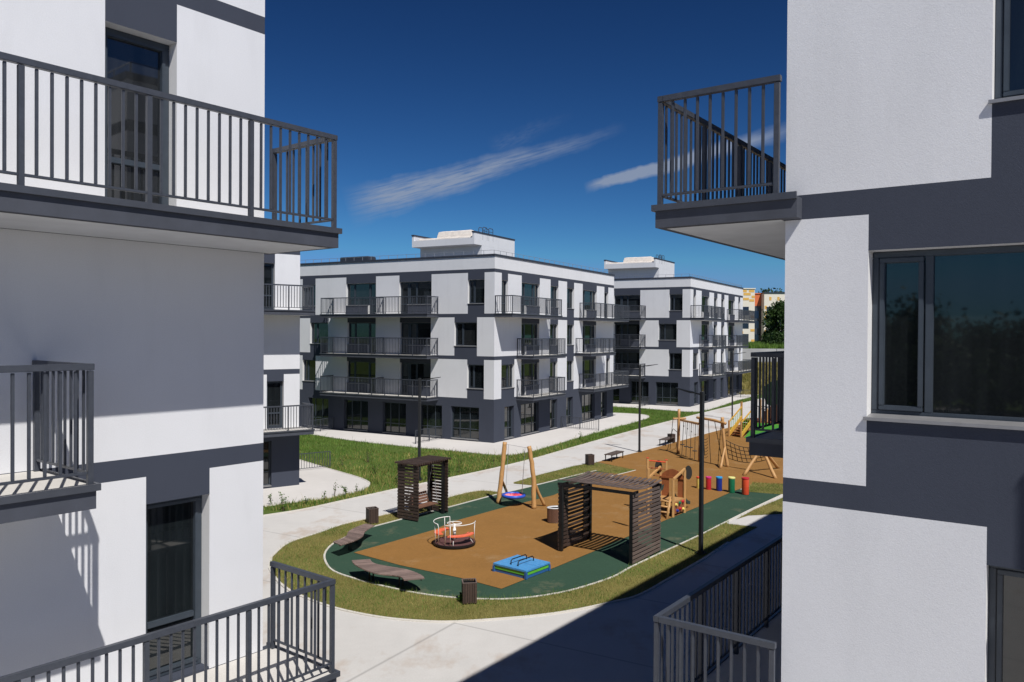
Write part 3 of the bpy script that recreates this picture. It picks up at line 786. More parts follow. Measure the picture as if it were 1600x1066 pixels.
for sy in (0, 1):
    b = MB(); b.box(-w - .01, w + .01, -dd - .01 if sy == 0 else .004, -.004 if sy == 0 else dd + .01, .218, .285)
    b.build('lid', M['lid_blue'], root, bevel=.008)
b = MB()
for y in (-.18, .12): b.tube([(-.42, y, .285), (-.42, y, .40), (-.36, y, .45), (.36, y, .45), (.42, y, .40), (.42, y, .285)], .019, 7)
hn = b.build('handle', M['black'], root, smooth=True); hn.rotation_euler = (0, 0, R_(90)); hn.location = (0, 0, 0)

# wave benches --------------------------------------------------------
def wave_bench(near, far, lab, z=.44, lift=.03):
    A = smooth_line(Gs(near, z + .03), 8); B = smooth_line(Gs(far, z + .03), 8)
    def resample(L, n):
        ds = [0]
        for p, q in zip(L[:-1], L[1:]): ds.append(ds[-1] + (q - p).length)
        out = []
        for i in range(n):
            t = ds[-1] * i / (n - 1); k = max(j for j in range(len(ds)) if ds[j] <= t + 1e-9); k = min(k, len(L) - 2)
            out.append(L[k].lerp(L[k + 1], (t - ds[k]) / max(1e-6, ds[k + 1] - ds[k])))
        return out
    n = 34; A, B = resample(A, n), resample(B, n); c = (A[n // 2] + B[n // 2]) / 2; c.z = .007
    root = empty('wave_bench', c, 0, lab, 'bench', 'wavy slatted park benches')
    b = MB()
    for i in range(n - 1):
        def hh(t): return lift * math.sin(t / (n - 1) * 2 * math.pi + .6)
        p, q, s_, r_ = A[i], A[i].lerp(A[i + 1], .80), B[i], B[i].lerp(B[i + 1], .80)
        h0, h1 = hh(i), hh(i + .8)
        top = [p + V(0, 0, h0) - c, q + V(0, 0, h1) - c, r_ + V(0, 0, h1) - c, s_ + V(0, 0, h0) - c]
        b.add(top + [v - V(0, 0, .035) for v in top], ((0, 1, 2, 3), (7, 6, 5, 4), (0, 4, 5, 1), (1, 5, 6, 2), (2, 6, 7, 3), (3, 7, 4, 0)))
    b.build('slats', M['wood_bench'], root, fix=False)
    for t in (.3, .68):
        i = int(t * (n - 1)); m = (A[i] + B[i]) / 2 - c; d = (B[i] - A[i]).normalized(); h = m.z + lift * math.sin(i / (n - 1) * 2 * math.pi + .6) - .04
        b = MB()
        b.bar(V(m.x, m.y, h) - d * .22, V(m.x, m.y, h) + d * .18, .04, .03)
        for k in (.0, .12): b.bar(V(m.x, m.y, 0) + d * k, V(m.x, m.y, h) + d * k, .045, .045)
        b.build('leg', M['black'], root)
    b = MB()
    for k in (.16, .84):
        for i in range(n - 1):
            u0 = A[i].lerp(B[i], k) - c + V(0, 0, lift * math.sin(i / (n - 1) * 2 * math.pi + .6) - .055); u1 = A[i + 1].lerp(B[i + 1], k) - c + V(0, 0, lift * math.sin((i + 1) / (n - 1) * 2 * math.pi + .6) - .055)
            b.bar(u0, u1, .03, .035)
    b.build('rail_frame', M['black'], root)
wave_bench([(549.5, 876.2), (551.9, 880.9), (556.6, 884.6), (563.6, 888), (575.3, 891.6), (587, 894.4), (598.8, 895.8), (610.5, 896.8), (619.9, 898.3), (626.9, 901.2), (631.6, 907)], [(578.3, 874.4), (581.2, 879.1), (587, 882), (596.4, 883.8), (605.8, 884.8), (617.5, 886), (631.6, 887.5), (643.3, 890.4), (653.9, 895), (660.9, 900.2), (663.3, 904.3)],
           'wavy light timber slatted bench in front, nearer to the camera')
wave_bench([(532.6, 852.2), (543.7, 849.2), (554.2, 845.7), (562.4, 841), (567.7, 835.8), (569.5, 830.5), (575.5, 826), (585.9, 821.1)], [(520.2, 846.9), (530, 844), (538, 840.8), (542.2, 836), (543.7, 830.5), (549, 826), (558, 822.3), (571.8, 818.5)],
           'wavy dark brown slatted bench beside the square litter bin')

# litter bins -----------------------------------------------------------
def bin_proto(loc, rz, lab):
    root = empty('litter_bin', loc, rz, lab, 'litter bin', 'square slatted timber litter bins')
    b = MB(); h, w = .64, .21; n = 6
    for s_ in range(4):
        ca, sa = [(1, 0), (0, 1), (-1, 0), (0, -1)][s_]
        for i in range(n):
            t = -w + .005 + i * (2 * w) / n; t1 = t + 2 * w / n - .012
            vs = [(x * ca - y * sa, x * sa + y * ca, z) for z in (.05, h) for x, y in ((w - .02, t), (w, t), (w, t1), (w - .02, t1))]
            b.add(vs, ((3, 2, 1, 0), (4, 5, 6, 7), (0, 1, 5, 4), (1, 2, 6, 5), (2, 3, 7, 6), (3, 0, 4, 7)))
    b.build('slats', M['wood_dark'], root)
    b = MB(); w2 = w - .025
    ringbox(b, .0, h - .04, w2, w2, .012); b.box(-w2 + .013, w2 - .013, -w2 + .013, w2 - .013, .02, .2); b.build('liner', M['black'], root)
    b = MB(); ringbox(b, h + .002, h + .022, w + .008, w + .008, .035); b.build('rim', M['wood_grey'], root)
    return root
bins = [((581.5, 818), .5, 'square brown slatted litter bin at the end of the dark wavy bench'),
        ((733, 942), .15, 'square brown slatted litter bin in the dry grass at the front of the playground'),
        ((921.5, 727), .4, 'square brown slatted litter bin on the grass strip beside the path'),
        ((1049, 692), .5, 'square brown slatted litter bin behind the farthest park bench')]
bp = None
for (u, v), rz, lab in bins:
    g = G(u, v); g.z = .0
    if bp is None: bp = bin_proto(g, rz, lab)
    else:
        q = copy_tree(bp); q.location = g; q.rotation_euler = (0, 0, rz); tag(q, lab)
g = G(869, 816.5); g.z = .021
root = empty('round_litter_bin', g, .3, 'rounded slatted timber bin with a pale metal rim beside the large pergola', 'litter bin')
b = MB(); N = 26
for k in range(N):
    a0, a1 = 2 * math.pi * k / N, 2 * math.pi * (k + .86) / N
    P = [V(x * math.cos(a) * 1.25, x * math.sin(a) * .85, z) for z in (.03, .60) for x, a in ((.30, a0), (.32, a0), (.32, a1), (.30, a1))]
    b.add(P, ((3, 2, 1, 0), (4, 5, 6, 7), (0, 1, 5, 4), (1, 2, 6, 5), (2, 3, 7, 6), (3, 0, 4, 7)))
b.build('slats', M['wood_seat'], root)
b = MB(); b.lathe([(.29, 0), (.29, .58), (.325, .60), (.34, .63), (.30, .645), (.25, .63), (.24, .60)], (0, 0, 0), 28); o = b.build('rim', M['bin_rim'], root, smooth=True); o.scale = (1.25, .85, 1)

b = MB(); b.lathe([(.255, .64), (.25, .40), (.001, .39)], (0, 0, 0), 28); o = b.build('liner', M['black'], root, smooth=True); o.scale = (1.25, .85, 1)

# park benches by the path ------------------------------------------------
def park_bench(pts, lab, proto=None):
    P = Gs(pts, .45); c = sum(P, Vector()) / 4; ex = (P[2] - P[1] + P[3] - P[0]).normalized()
    rz = math.atan2(ex.y, ex.x); c.z = .02
    if proto: q = copy_tree(proto); q.location = c; q.rotation_euler = (0, 0, rz); return tag(q, lab)
    root = empty('park_bench', c, rz, lab, 'bench', 'backless dark timber park benches')
    L, w = 1.0, .27; b = MB()
    for i in range(6): b.box(-L, L, -w + i * .092, -w + i * .092 + .08, .41, .45)
    b.build('seat', M['bench_dark'], root)
    for sx in (-1, 1):
        for sy in (-1, 1): o = MB(); o.box(sx * (L - .1) - .025, sx * (L - .1) + .025, sy * (w - .06) - .025, sy * (w - .06) + .025, 0, .37); o.build('leg', M['black'], root)
    b = MB()
    for sy in (-1, 1): b.box(-L + .05, L - .05, sy * (w - .06) - .025, sy * (w - .06) + .025, .37, .408)
    b.build('seat_frame', M['black'], root); return root
pb = park_bench([(942.5, 711), (954, 712), (976, 705), (966, 703.5)], 'backless dark timber bench between the slatted bin and the lamp post')
park_bench([(1027, 687.5), (1037, 689.5), (1056, 683), (1047, 681)], 'backless dark timber bench beside the rope climbing frame', pb)

# lamp posts ---------------------------------------------------------------
def lamp(u, v, ax, lab, proto=None, H=5.92):
    g = G(u, v); g.z = 0
    rz = math.atan2(ax[1], ax[0])
    if proto:
        q = copy_tree(proto); q.location = g; q.rotation_euler = (0, 0, rz); k = H / 5.92; q.scale = (1, 1, k); return tag(q, lab)
    root = empty('street_lamp', g, rz, lab, 'street lamp', 'black street lamps along the playground and path')
    b = MB(); b.box(-.065, .065, -.065, .065, .05, H); b.build('post', M['pole'], root, bevel=.008)
    b = MB(); b.box(-.16, .16, -.16, .16, .0, .05)
    for sx in (-1, 1):
        for sy in (-1, 1): b.tube([(sx * .12, sy * .12, .05), (sx * .12, sy * .12, .09)], .018, 6)
    b.box(-.09, .09, -.09, .09, .052, .12); b.build('base_plate', M['pole'], root)
    b = MB(); b.bar((.06, 0, H - .10), (.55, 0, H - .02), .05, .05); b.build('arm', M['pole'], root)
    b = MB(); P = [(.42, -.05, .05), (.55, -.075, .07), (1.22, -.06, .03)]; ring = []
    for x, y, t in P:
        z = H - .055 + (x - .42) * .165; ring.append([V(x, y, z - t / 2), V(x, -y, z - t / 2), V(x, -y, z + t / 2), V(x, y, z + t / 2)])
    for A, B in zip(ring[:-1], ring[1:]):
        for j in range(4): b.quad(A[j], A[(j + 1) % 4], B[(j + 1) % 4], B[j])
    b.poly(ring[0]); b.poly(ring[-1]); b.build('lamp_head', M['pole'], root, fix=True)
    return root
lp = lamp(1095, 865.5, (-.60, .80), 'tall black street lamp in the grass in front of the playhouse, nearest to the camera')
lamp(999, 706.5, (.87, -.35), 'tall black street lamp between the two dark park benches', lp)
lamp(655, 750, (.9, -.3), 'tall black street lamp rising behind the small swing pergola', lp, 5.55)
lamp(1144, 655.5, (.9, -.3), 'tall black street lamp behind the stairs of the play tower', lp, 6.3)

# coloured drums -----------------------------------------------------------
for (u, v), h, top, side, lab in (((1092, 763.5), .60, 'tomato_paint', 'yellow_paint', 'yellow play drum with an orange top, smallest of the row'),
        ((1107, 765.5), .66, 'magenta_paint', 'red_paint', 'crimson play drum with a magenta top'), ((1123.5, 767.5), .72, 'blue_paint', 'navy_paint', 'navy blue play drum with a light blue top'),
        ((1143, 770), .78, 'pale_yellow', 'green_paint', 'green play drum with a pale yellow top'), ((1164.5, 773), .84, 'red_paint', 'tomato_paint', 'orange play drum with a red top, largest of the row')):
    g = G(u, v); g.z = .018; r = .125 + (h - .6) * .22
    root = empty('play_drum', g, 0, lab, 'play drum', 'row of coloured play drums')
    b = MB(); b.lathe([(r * .96, 0), (r, .02), (r, h - .05)], (0, 0, 0), 22); b.build('body', M[side], root, smooth=True)
    b = MB(); b.lathe([(r + .012, h - .07), (r + .016, h - .01), (r, h + .004), (r * .6, h + .01), (.001, h + .011)], (0, 0, 0), 22); b.build('drum_head', M[top], root, smooth=False)

# basket swing ---------------------------------------------------------------
a, b_ = G(778.5, 787), G(834, 795.5); ta = Vector(at_depth(789, 691, a.y + .35)); tb = Vector(at_depth(826.5, 697.5, b_.y + .3))
root = empty('basket_swing', ((a.x + b_.x) / 2, (a.y + b_.y) / 2, .02), 0, 'larch log swing frame with a round red and blue basket seat', 'swing')
def log(name, P, r0, r1, root, mat='log', seed=0, n=9):
    rs = random.Random(seed); P = local(root, [Vector(p) for p in P]); pts = []; k = 7
    sm = smooth_line(P, k) if len(P) > 2 else [P[0].lerp(P[-1], i / k) for i in range(k + 1)]
    rr = [r0 + (r1 - r0) * i / (len(sm) - 1) + rs.uniform(-.006, .006) for i in range(len(sm))]
    sm = [p + (V(rs.uniform(-.012, .012), rs.uniform(-.012, .012), 0) if 0 < i < len(sm) - 1 else V(0, 0, 0)) for i, p in enumerate(sm)]
    b = MB(); b.tube(sm, rr, n); return b.build(name, M[mat], root, smooth=True)
log('post', [a, a.lerp(ta, .5) + V(.02, 0, 0), ta], .115, .105, root, seed=1)
log('post', [b_, b_.lerp(tb, .5) + V(.10, 0, 0), tb], .115, .10, root, seed=2)
ba, bb = G(793, 773), G(851, 791)
log('brace', [ba, a.lerp(ta, .42)], .07, .06, root, seed=3); log('brace', [bb, b_.lerp(tb, .46) + V(.06, 0, 0)], .08, .07, root, seed=4)
hA, hB = a.lerp(ta, .97), b_.lerp(tb, .97)
cs = (G(788, 789.5) + G(817, 789.5)) / 2 + V(.0, 0, 0); sc = local(root, [V(cs.x, cs.y + .0, .46)])[0]
b = MB(); b.tube([sc + V(.50 * math.cos(t), .50 * math.sin(t), 0) for t in np.linspace(0, 2 * math.pi, 29)], .075, 8, caps=False); b.build('basket_rim', M['swing_blue'], root, smooth=True)
b = MB()
for k in range(-6, 7):
    w = math.sqrt(max(0, .47 ** 2 - (k * .07) ** 2))
    b.tube([sc + V(k * .07, -w, 0), sc + V(k * .07, 0, -.04), sc + V(k * .07, w, 0)], .024, 5); b.tube([sc + V(-w, k * .07, 0), sc + V(0, k * .07, -.04), sc + V(w, k * .07, 0)], .024, 5)
b.build('net_seat', M['swing_red'], root)
lA, lB = local(root, [hA.lerp(hB, .16), hA.lerp(hB, .84)])
b = MB()
for q, sx in ((lA, -1), (lB, 1)):
    for sy in (-1, 1): b.tube([q, sc + V(sx * .38, sy * .34, .03)], .008, 4)
b.build('chains', M['steel'], root)
b = MB(); b.tube(local(root, [hA.lerp(hB, -.0), hA.lerp(hB, 1.0)]), .007, 4); b.build('cross_cable', M['steel'], root)

# rope climbing course ----------------------------------------------------------
P1, P2, P3 = G(1059.5, 709), G(1093.5, 722), G(1137, 730)
T1, T2, T3 = V(P1.x + .05, P1.y, 3.0), V(P2.x, P2.y, 2.75), V(*at_depth(1128.5, 652, P3.y + .3))
root = empty('rope_climbing_frame', ((P1.x + P3.x) / 2, (P1.y + P3.y) / 2, .02), 0, 'larch log climbing frame hung with black ropes and step discs', 'climbing frame')
log('post', [P1, T1], .11, .09, root, seed=5); log('post', [P2, T2], .11, .09, root, seed=6); log('post', [P3, P3.lerp(T3, .5) + V(-.05, 0, 0), T3], .10, .10, root, seed=7)
log('brace', [G(1125.5, 732.5), P3.lerp(T3, .42)], .09, .07, root, seed=8)
xA, xB = V(*at_depth(1051.5, 654.5, P1.y - .0)), V(*at_depth(1072, 654, P1.y))
log('cross_log', [xA, xB], .075, .07, root, seed=9)
B1, B2 = V(*at_depth(1064, 656.5, P1.y)), V(*at_depth(1095, 663, P2.y)); C1, C2 = V(*at_depth(1089, 652.5, P2.y)), V(*at_depth(1134, 662, P3.y))
log('beam', [B1, B2], .07, .08, root, seed=10); log('beam', [C1, C1.lerp(C2, .5) + V(0, 0, .05), C2], .08, .09, root, seed=11)
gl = (P1, P2, P3)
b = MB()
def rope(p, q, r=.02, n=5, sag=0):
    p, q = local(root, [p, q]); k = 6
    b.tube([p.lerp(q, i / k) - V(0, 0, sag * math.sin(math.pi * i / k)) for i in range(k + 1)], r, n)
for i, t in enumerate((.15, .34, .54, .74)):
    p = B1.lerp(B2, t); g = P1.lerp(P2, t + .03); g.z = .03
    rope(p, g); h = .66 - .04 * i + (.08 if i == 2 else 0); l = local(root, [V(p.x, p.y, 0).lerp(V(g.x, g.y, 0), .7)])[0]
    b.lathe([(.02, h - .02), (.16, h), (.16, h + .03), (.02, h + .05)], (l.x, l.y, 0), 10)
    rope(p + V(.12, .0, 0), V(p.x + .12, p.y, h + .7), .010, 4); l2 = local(root, [p])[0]; b.lathe([(.01, 1.85 - .1 * i), (.05, 1.9 - .1 * i), (.01, 1.95 - .1 * i)], (l2.x, l2.y, 0), 6)
# hanging loops
for i in range(2):
    for s_ in range(7):
        z = 1.65 - s_ * .19; p = C1.lerp(C2, .18 + .0 * i); q = C1.lerp(C2, .40)
        if i == 0: rope(V(p.x, p.y, z), V(q.x, q.y, z - .02), .014, 4, .16)
for t in (.18, .40): p = C1.lerp(C2, t); g = P2.lerp(P3, t); rope(p, V(g.x, g.y, .45 if t < .3 else .03))
p, q = C1.lerp(C2, .62), C1.lerp(C2, .84); g0, g1 = P2.lerp(P3, .66), P2.lerp(P3, .84); g0.z = g1.z = .05
rope(p, g1); rope(q, g0)
for t in np.linspace(.15, .9, 7):
    for A, B in ((p, g1), (q, g0)):
        l = local(root, [A.lerp(B, t)])[0]; b.lathe([(.01, l.z - .04), (.045, l.z), (.01, l.z + .04)], (l.x, l.y, 0), 6)
g = G(1043, 703); g2 = G(1056, 701); rope(xA, g.lerp(g2, .3)); rope(V(*at_depth(1052, 670, P1.y)), V(*at_depth(1060, 677, P1.y))); rope(V(*at_depth(1051, 671, P1.y)), g); rope(V(*at_depth(1060, 677, P1.y)), g2)
b.build('ropes', M['rope'], root)

# climbing net with tripod ----------------------------------------------------------
L1, L2, L3 = G(1162, 743.5), G(1212, 748.5), G(1216, 732); ap = V(*at_depth(1189.5, 700, 46.3))
root = empty('climbing_net', (L1.x, L1.y, .02), 0, 'sagging black rope net tied to a tripod of larch logs', 'climbing net')
for i, (l, s_) in enumerate(((L1, .0), (L2, .03), (L3, .06))): log('leg', [l, ap + (ap - l).normalized() * .12 + V(s_, 0, 0)], .10, .08, root, seed=20 + i)
b = MB(); nA, nB = 8, 4
e00, e01 = V(*at_depth(1134, 688, P3.y + .12)), V(*at_depth(1138, 716, P3.y)); e10, e11 = ap + V(.05, .1, .05), ap + V(.5, .5, -.75)
def net(u, v):
    p = e00.lerp(e10, u).lerp(e01.lerp(e11, u), v); return p - V(0, 0, .22 * math.sin(math.pi * u))
for i in range(nA + 1): b.tube(local(root, [net(i / nA, j / 12) for j in range(13)]), .02, 4)
for j in range(nB + 1): b.tube(local(root, [net(i / 18, j / nB) for i in range(19)]), .02, 4)
b.build('net', M['rope'], root)

# playhouse ------------------------------------------------------------------------
A, B = G(1051.5, 808.5), G(1069.5, 801.5); tA, tB = V(A.x, A.y, 1.66), V(B.x, B.y, 1.93)
Cg = G(1032, 731, 1.93); Cg.z = .02; Dg = A + (Cg - B); Dg.z = .02
root = empty('playhouse', ((A.x + Cg.x) / 2, (A.y + Cg.y) / 2, .02), 0, 'small larch and red-brown playhouse with black rubber ears and a ladder', 'playhouse')
def sq(name, p, q, w, mat, par=root):
    p, q = local(root, [p, q]); b = MB(); b.bar(p, q, w, w); return b.build(name, M[mat], par, bevel=.008)
def up(p, z): return V(p.x, p.y, z)
sq('post', up(A, .0), up(A, 1.66), .10, 'log'); sq('post', up(B, .0), up(B, 1.93), .10, 'log'); sq('post', up(Cg, .0), up(Cg, 1.95), .10, 'log'); sq('post', up(Dg, .0), up(Dg, 2.05), .10, 'log')
sq('hand_rail', up(A, 1.66), up(B, 1.98), .09, 'log'); sq('hand_rail', up(Dg, 1.62), up(Cg, 1.98), .09, 'log')
dk = [A, B, Cg, Dg]; b = MB(); l = local(root, [up(p, .62) for p in dk]); b.poly(l); b.poly([p + V(0, 0, .06) for p in l])
for i in range(4): b.quad(l[i], l[(i + 1) % 4], l[(i + 1) % 4] + V(0, 0, .06), l[i] + V(0, 0, .06))
b.build('deck', M['log'], root, fix=True)
# arched back panel with a doorway between the two far posts
b = MB(); l0, l1 = local(root, [up(Cg, 0), up(B, 0)]); ax = (l1 - l0); t3 = V(-ax.y, ax.x, 0).normalized() * .03
def pan(u0, u1, z0, z1, mi=0): b.obox(l0 + ax * u0 + V(0, 0, z0) - t3 / 2, ax * (u1 - u0), t3, (0, 0, z1 - z0), mi)
pan(.06, .36, .62, 1.55); pan(.72, .94, .62, 1.55)
N = 14; vs = []
for k in range(N + 1):
    u = .04 + .92 * k / N; zt = 1.62 + .30 * math.sin(math.pi * k / N) ** .8; vs.append((l0 + ax * u + V(0, 0, 1.55), l0 + ax * u + V(0, 0, zt)))
for (p, q), (r2_, s2) in zip(vs[:-1], vs[1:]):
    for o in (-.5, .5): b.quad(p + t3 * o, r2_ + t3 * o, s2 + t3 * o, q + t3 * o)
    b.quad(q - t3 * .5, s2 - t3 * .5, s2 + t3 * .5, q + t3 * .5)
b.build('arched_panel', M['ply'], root)
b = MB(); b.obox(l0 + ax * .02 + V(0, 0, 1.5) - t3 * 2, ax * .96, t3, (0, 0, .09)); b.build('cross_board', M['ply'], root)
b = MB()
la, lb = local(root, [up(A, 0), up(B, 0)]); ab = lb - la; nrm = V(ab.y, -ab.x, 0).normalized()
b.obox(la + ab * .06 + V(0, 0, .12) , ab * .88, nrm * .02, (0, 0, .50)); b.build('toy_panel', M['ply'], root)
b = None
for i, (u, z, mt) in enumerate(((.2, .52, 'yellow_paint'), (.5, .55, 'green_paint'), (.78, .56, 'red_paint'), (.3, .24, 'navy_paint'), (.55, .28, 'red_paint'), (.82, .22, 'yellow_paint'))):
    c = la + ab * u + nrm * .05 + V(0, 0, z); b = MB(); b.tube([c - nrm * .03, c + nrm * .05], [.075, .05], 10); b.build('toy_knob', M[mt], root, smooth=False)
for c, nm in ((up(Cg, 1.93), 0), (up(B, 1.80), 1)):
    b = MB(); q = local(root, [c])[0] + ax.normalized() * (-.10 if nm == 0 else .16) + V(0, .05, 0); d3 = V(.97, -.2, 0); n3 = V(.2, .97, 0); pts = []
    for k in range(20):
        t = 2 * math.pi * k / 20; rr = .25 * (1 + .12 * math.cos(t - .6)); pts.append(q + d3 * rr * math.cos(t) * .66 + V(0, 0, rr * math.sin(t) * 1.25))
    b.poly([p - n3 * .02 for p in pts]); b.poly([p + n3 * .02 for p in pts])
    for k in range(20): b.quad(pts[k] - n3 * .02, pts[(k + 1) % 20] - n3 * .02, pts[(k + 1) % 20] + n3 * .02, pts[k] + n3 * .02)
    b.build('rubber_ear', M['rope'], root, fix=True)
# log ladder at the front and slide at the far right
f0 = G(1042, 811.5); ld = local(root, [f0, f0.lerp(A, .55) + V(.05, .25, .85)])
b = MB(); b.tube([ld[0], ld[1]], [.065, .055], 8)
mleft = local(root, [f0 + (Dg - A).normalized() * .55, f0.lerp(A, .55) + V(.05, .25, .85) + (Dg - A).normalized() * .55])
b.tube(mleft, [.065, .055], 8)
for t in (.3, .55, .8): p, q = ld[0].lerp(ld[1], t), mleft[0].lerp(mleft[1], t); b.tube([p + (p - q) * .12, q], .045, 8)
b.build('ladder', M['log'], root, smooth=True)
b = MB(); s0, s1 = local(root, [up(B, .66) + V(.02, .25, 0), G(1080, 795) + V(0, .2, .16)]); sd = V(-(s1 - s0).y, (s1 - s0).x, 0).normalized() * .42; K = 10; rows = []
for k in range(K + 1):
    t = k / K; c = s0.lerp(s1, t); c.z = s0.z + (s1.z - s0.z) * (t if t < .7 else .7 + (t - .7)) - .10 * math.sin(math.pi * t); rows.append([c + V(0, 0, .16), c, c + sd, c + sd + V(0, 0, .16)])
for A_, B_ in zip(rows[:-1], rows[1:]):
    for j in range(3): b.quad(A_[j], A_[j + 1], B_[j + 1], B_[j])
b.build('slide', M['slide_green'], root, smooth=True)
b = MB(); st = local(root, [up(Dg, .95), up(Cg, .7)]); b.bar(st[0].lerp(st[1], .2), st[0].lerp(st[1], .9), .05, .05); q = st[0].lerp(st[1], .75); b.obox(q + V(.05, -.1, .1), (.2, .06, .12), (.0, .05, 0), (.05, 0, .25)); b.build('steering_bar', M['slide_green'], root)
# rung frame behind
E0, E1 = V(Dg.x + .02, Dg.y + .02, 0), None
e0 = at_depth(1012, 716, Dg.y + .35); e1 = at_depth(1041, 719, Dg.y + 1.0)
sq('post', V(e0.x, e0.y, 0), V(e0.x, e0.y, e0.z), .10, 'log'); sq('post', V(e1.x, e1.y, 0), V(e1.x, e1.y, e1.z), .10, 'log')
b = MB(); l0_, l1_ = local(root, [V(*e0), V(*e1)]); b.tube([l0_ - V(0, 0, .10), l1_ - V(0, 0, .10)], .03, 7); b.build('top_bar', M['tomato_paint'], root)
for q in (l0_, l1_):
    b = MB(); b.box(q.x - .06, q.x + .06, q.y - .06, q.y + .06, q.z, q.z + .03); b.build('post_cap', M['tomato_paint'], root)
b = MB()
for dz in (.42, .75): b.tube([l0_ - V(0, 0, dz), l1_ - V(0, 0, dz)], .022, 6)
for t in (.25, .5, .72):
    q = l0_.lerp(l1_, t); b.tube([q - V(0, 0, .46), q - V(0, 0, .38)], .06, 8)
b.build('abacus_bars', M['ply'], root)
# ---------------------------------------------------------------- play tower with stairs
S0, S1 = G(1140, 682), G(1159, 683.9)
sx_, sy_ = frame2(S0, S1)
root = empty('play_tower', (S0.x, S0.y, .02), math.atan2(sx_.y, sx_.x), 'timber play tower with yellow stairs, green turf ramp and tree-shaped panel', 'play tower')
w = (S1 - S0).length; D = 2.0; DH = 1.15
b = MB()
for i in range(7):
    t = i / 6; b.box(.06, w - .06, .1 + t * (D - .2), .38 + t * (D - .2), .16 + t * (DH - .2) - .04, .16 + t * (DH - .2))
    b.box(.06, w - .06, .37 + t * (D - .2), .39 + t * (D - .2), .0 + t * (DH - .2), .16 + t * (DH - .2) - .042)
b.build('stair_treads', M['tread_red'], root)
for x in (0, w):
    b = MB(); b.obox((x - .04, -.05, .0), (.08, 0, 0), (0, D, DH), (0, 0, .34)); b.build('stringer', M['stair_yellow'], root)
    b = MB(); b.box(x - .06, x + .06, -.18, -.06, 0, 1.25); b.build('newel_post', M['log'], root, bevel=.01)
    b = MB(); b.bar((x, -.1, 1.15), (x, D, DH + 1.05), .07, .09); b.build('hand_rail', M['stair_yellow'], root)
    b = MB()
    for k in range(6):
        t = (k + .7) / 6; b.box(x - .014, x + .014, t * D - .014, t * D + .014, .3 + t * DH, 1.12 + t * (DH - .1))
    b.build('balusters', M['lime_paint'], root)
b = MB(); b.box(-.2, 3.4, D, D + 2.2, DH - .1, DH); b.build('deck', M['tread_red'], root)
for x, y, h in ((-.05, D + .05, 2.6), (w + .55, D + .0, 2.9), (2.1, D + .05, 2.2), (3.3, D + .1, 2.9), (0, D + 2.1, 2.4), (3.3, D + 2.1, 2.9)):
    b = MB(); b.box(x - .07, x + .07, y - .07, y + .07, 0, h); b.build('post', M['log'], root, bevel=.012)
b = MB()
for y, x0, x1 in ((D + 2.1, .05, 3.2), (D + .05, w + .62, 2.0)):
    b.bar((x0, y, DH + .98), (x1, y, DH + .98), .06, .07)
    n = int((x1 - x0) / .15)
    for k in range(n): b.box(x0 + .08 + k * .15 - .02, x0 + .08 + k * .15 + .02, y - .02, y + .02, DH, DH + .95)
b.build('deck_railing', M['black'], root)
b = MB(); b.obox((w + .25, -.15, .0), (2.6, 0, 0), (0, D + .1, 0), (0, 0, .02)); b.add([(w + .25, -.1, .02), (w + 2.85, -.1, .02), (w + 2.85, D, DH - .12), (w + .25, D, DH - .12)], ((0, 1, 2, 3),)); b.add([(w + .25, -.1, .02), (w + .25, D, .02), (w + .25, D, DH - .12)], ((0, 1, 2),))
b.build('turf_ramp', M['turf_green'], root)
# tree-shaped panel
b = MB(); pts = []
for k in range(26):
    t = 2 * math.pi * k / 26; rr = 1.12 + .08 * math.sin(5 * t); pts.append((2.55 + rr * .95 * math.cos(t), D + .6, 3.35 + rr * .92 * math.sin(t)))
b.poly(pts); b.poly([(x, y + .06, z) for x, y, z in pts])
for k in range(26): b.quad(pts[k], pts[(k + 1) % 26], (pts[(k + 1) % 26][0], D + .66, pts[(k + 1) % 26][2]), (pts[k][0], D + .66, pts[k][2]))
b.build('crown_panel', M['deep_green'], root, fix=True)
b = MB(); pts = [(1.45, 1.35), (2.0, 1.2), (3.1, 1.2), (3.0, 1.7), (2.75, 2.5), (2.3, 2.5), (1.95, 2.0), (1.5, 1.9)]
b.poly([(x, D + .5, z) for x, z in pts]); b.poly([(x, D + .57, z) for x, z in pts])
for k in range(8): p, q = pts[k], pts[(k + 1) % 8]; b.quad((p[0], D + .5, p[1]), (q[0], D + .5, q[1]), (q[0], D + .57, q[1]), (p[0], D + .57, p[1]))
b.build('trunk_panel', M['trunk_brown'], root, fix=True)

# ---------------------------------------------------------------- low terrace fences
def fence(p, q, lab, proto=None, h=.95):
    d = q - p; L = d.length; rz = math.atan2(d.y, d.x)
    root = empty('terrace_fence', (p.x, p.y, .0), rz, lab, 'fence', 'low metal fences dividing the terraces')
    b = MB(); n = max(1, round(L / 1.6))
    for i in range(n + 1): o = MB(); o.box(L * i / n - .025, L * i / n + .025, -.025, .025, 0, h); o.build('post', M['rail'], root)
    b.bar((-.02, 0, h + .02), (L + .02, 0, h + .02), .05, .04); b.build('top_rail', M['rail'], root)
    b = MB(); b.bar((.03, 0, .12), (L - .03, 0, .12), .03, .03); k = round(L / .16)
    for i in range(1, k): b.box(L * i / k - .011, L * i / k + .011, -.011, .011, .13, h)
    b.build('bars', M['rail'], root)
nR = Vector((DR.y, -DR.x, 0)); nL = -DR
fence(NEAR_B + DR * 11.1 + nR * .06, NEAR_B + DR * 11.1 + nR * 3.5, 'low grey fence on the terrace under the right-hand balconies of the central block')
fence(NEAR_B + DL * 4.5 + nL * .06, NEAR_B + DL * 4.5 + nL * 3.45, 'low grey fence on the terrace behind the lamp by the small pergola')
fence(NEAR_B + DL * 15.4 + nL * .06, NEAR_B + DL * 15.4 + nL * 3.0, 'low grey fence at the far left end of the central block')
fence(G(467, 736), G(515.5, 731), 'low grey fence at the lawn edge of the half hidden block')
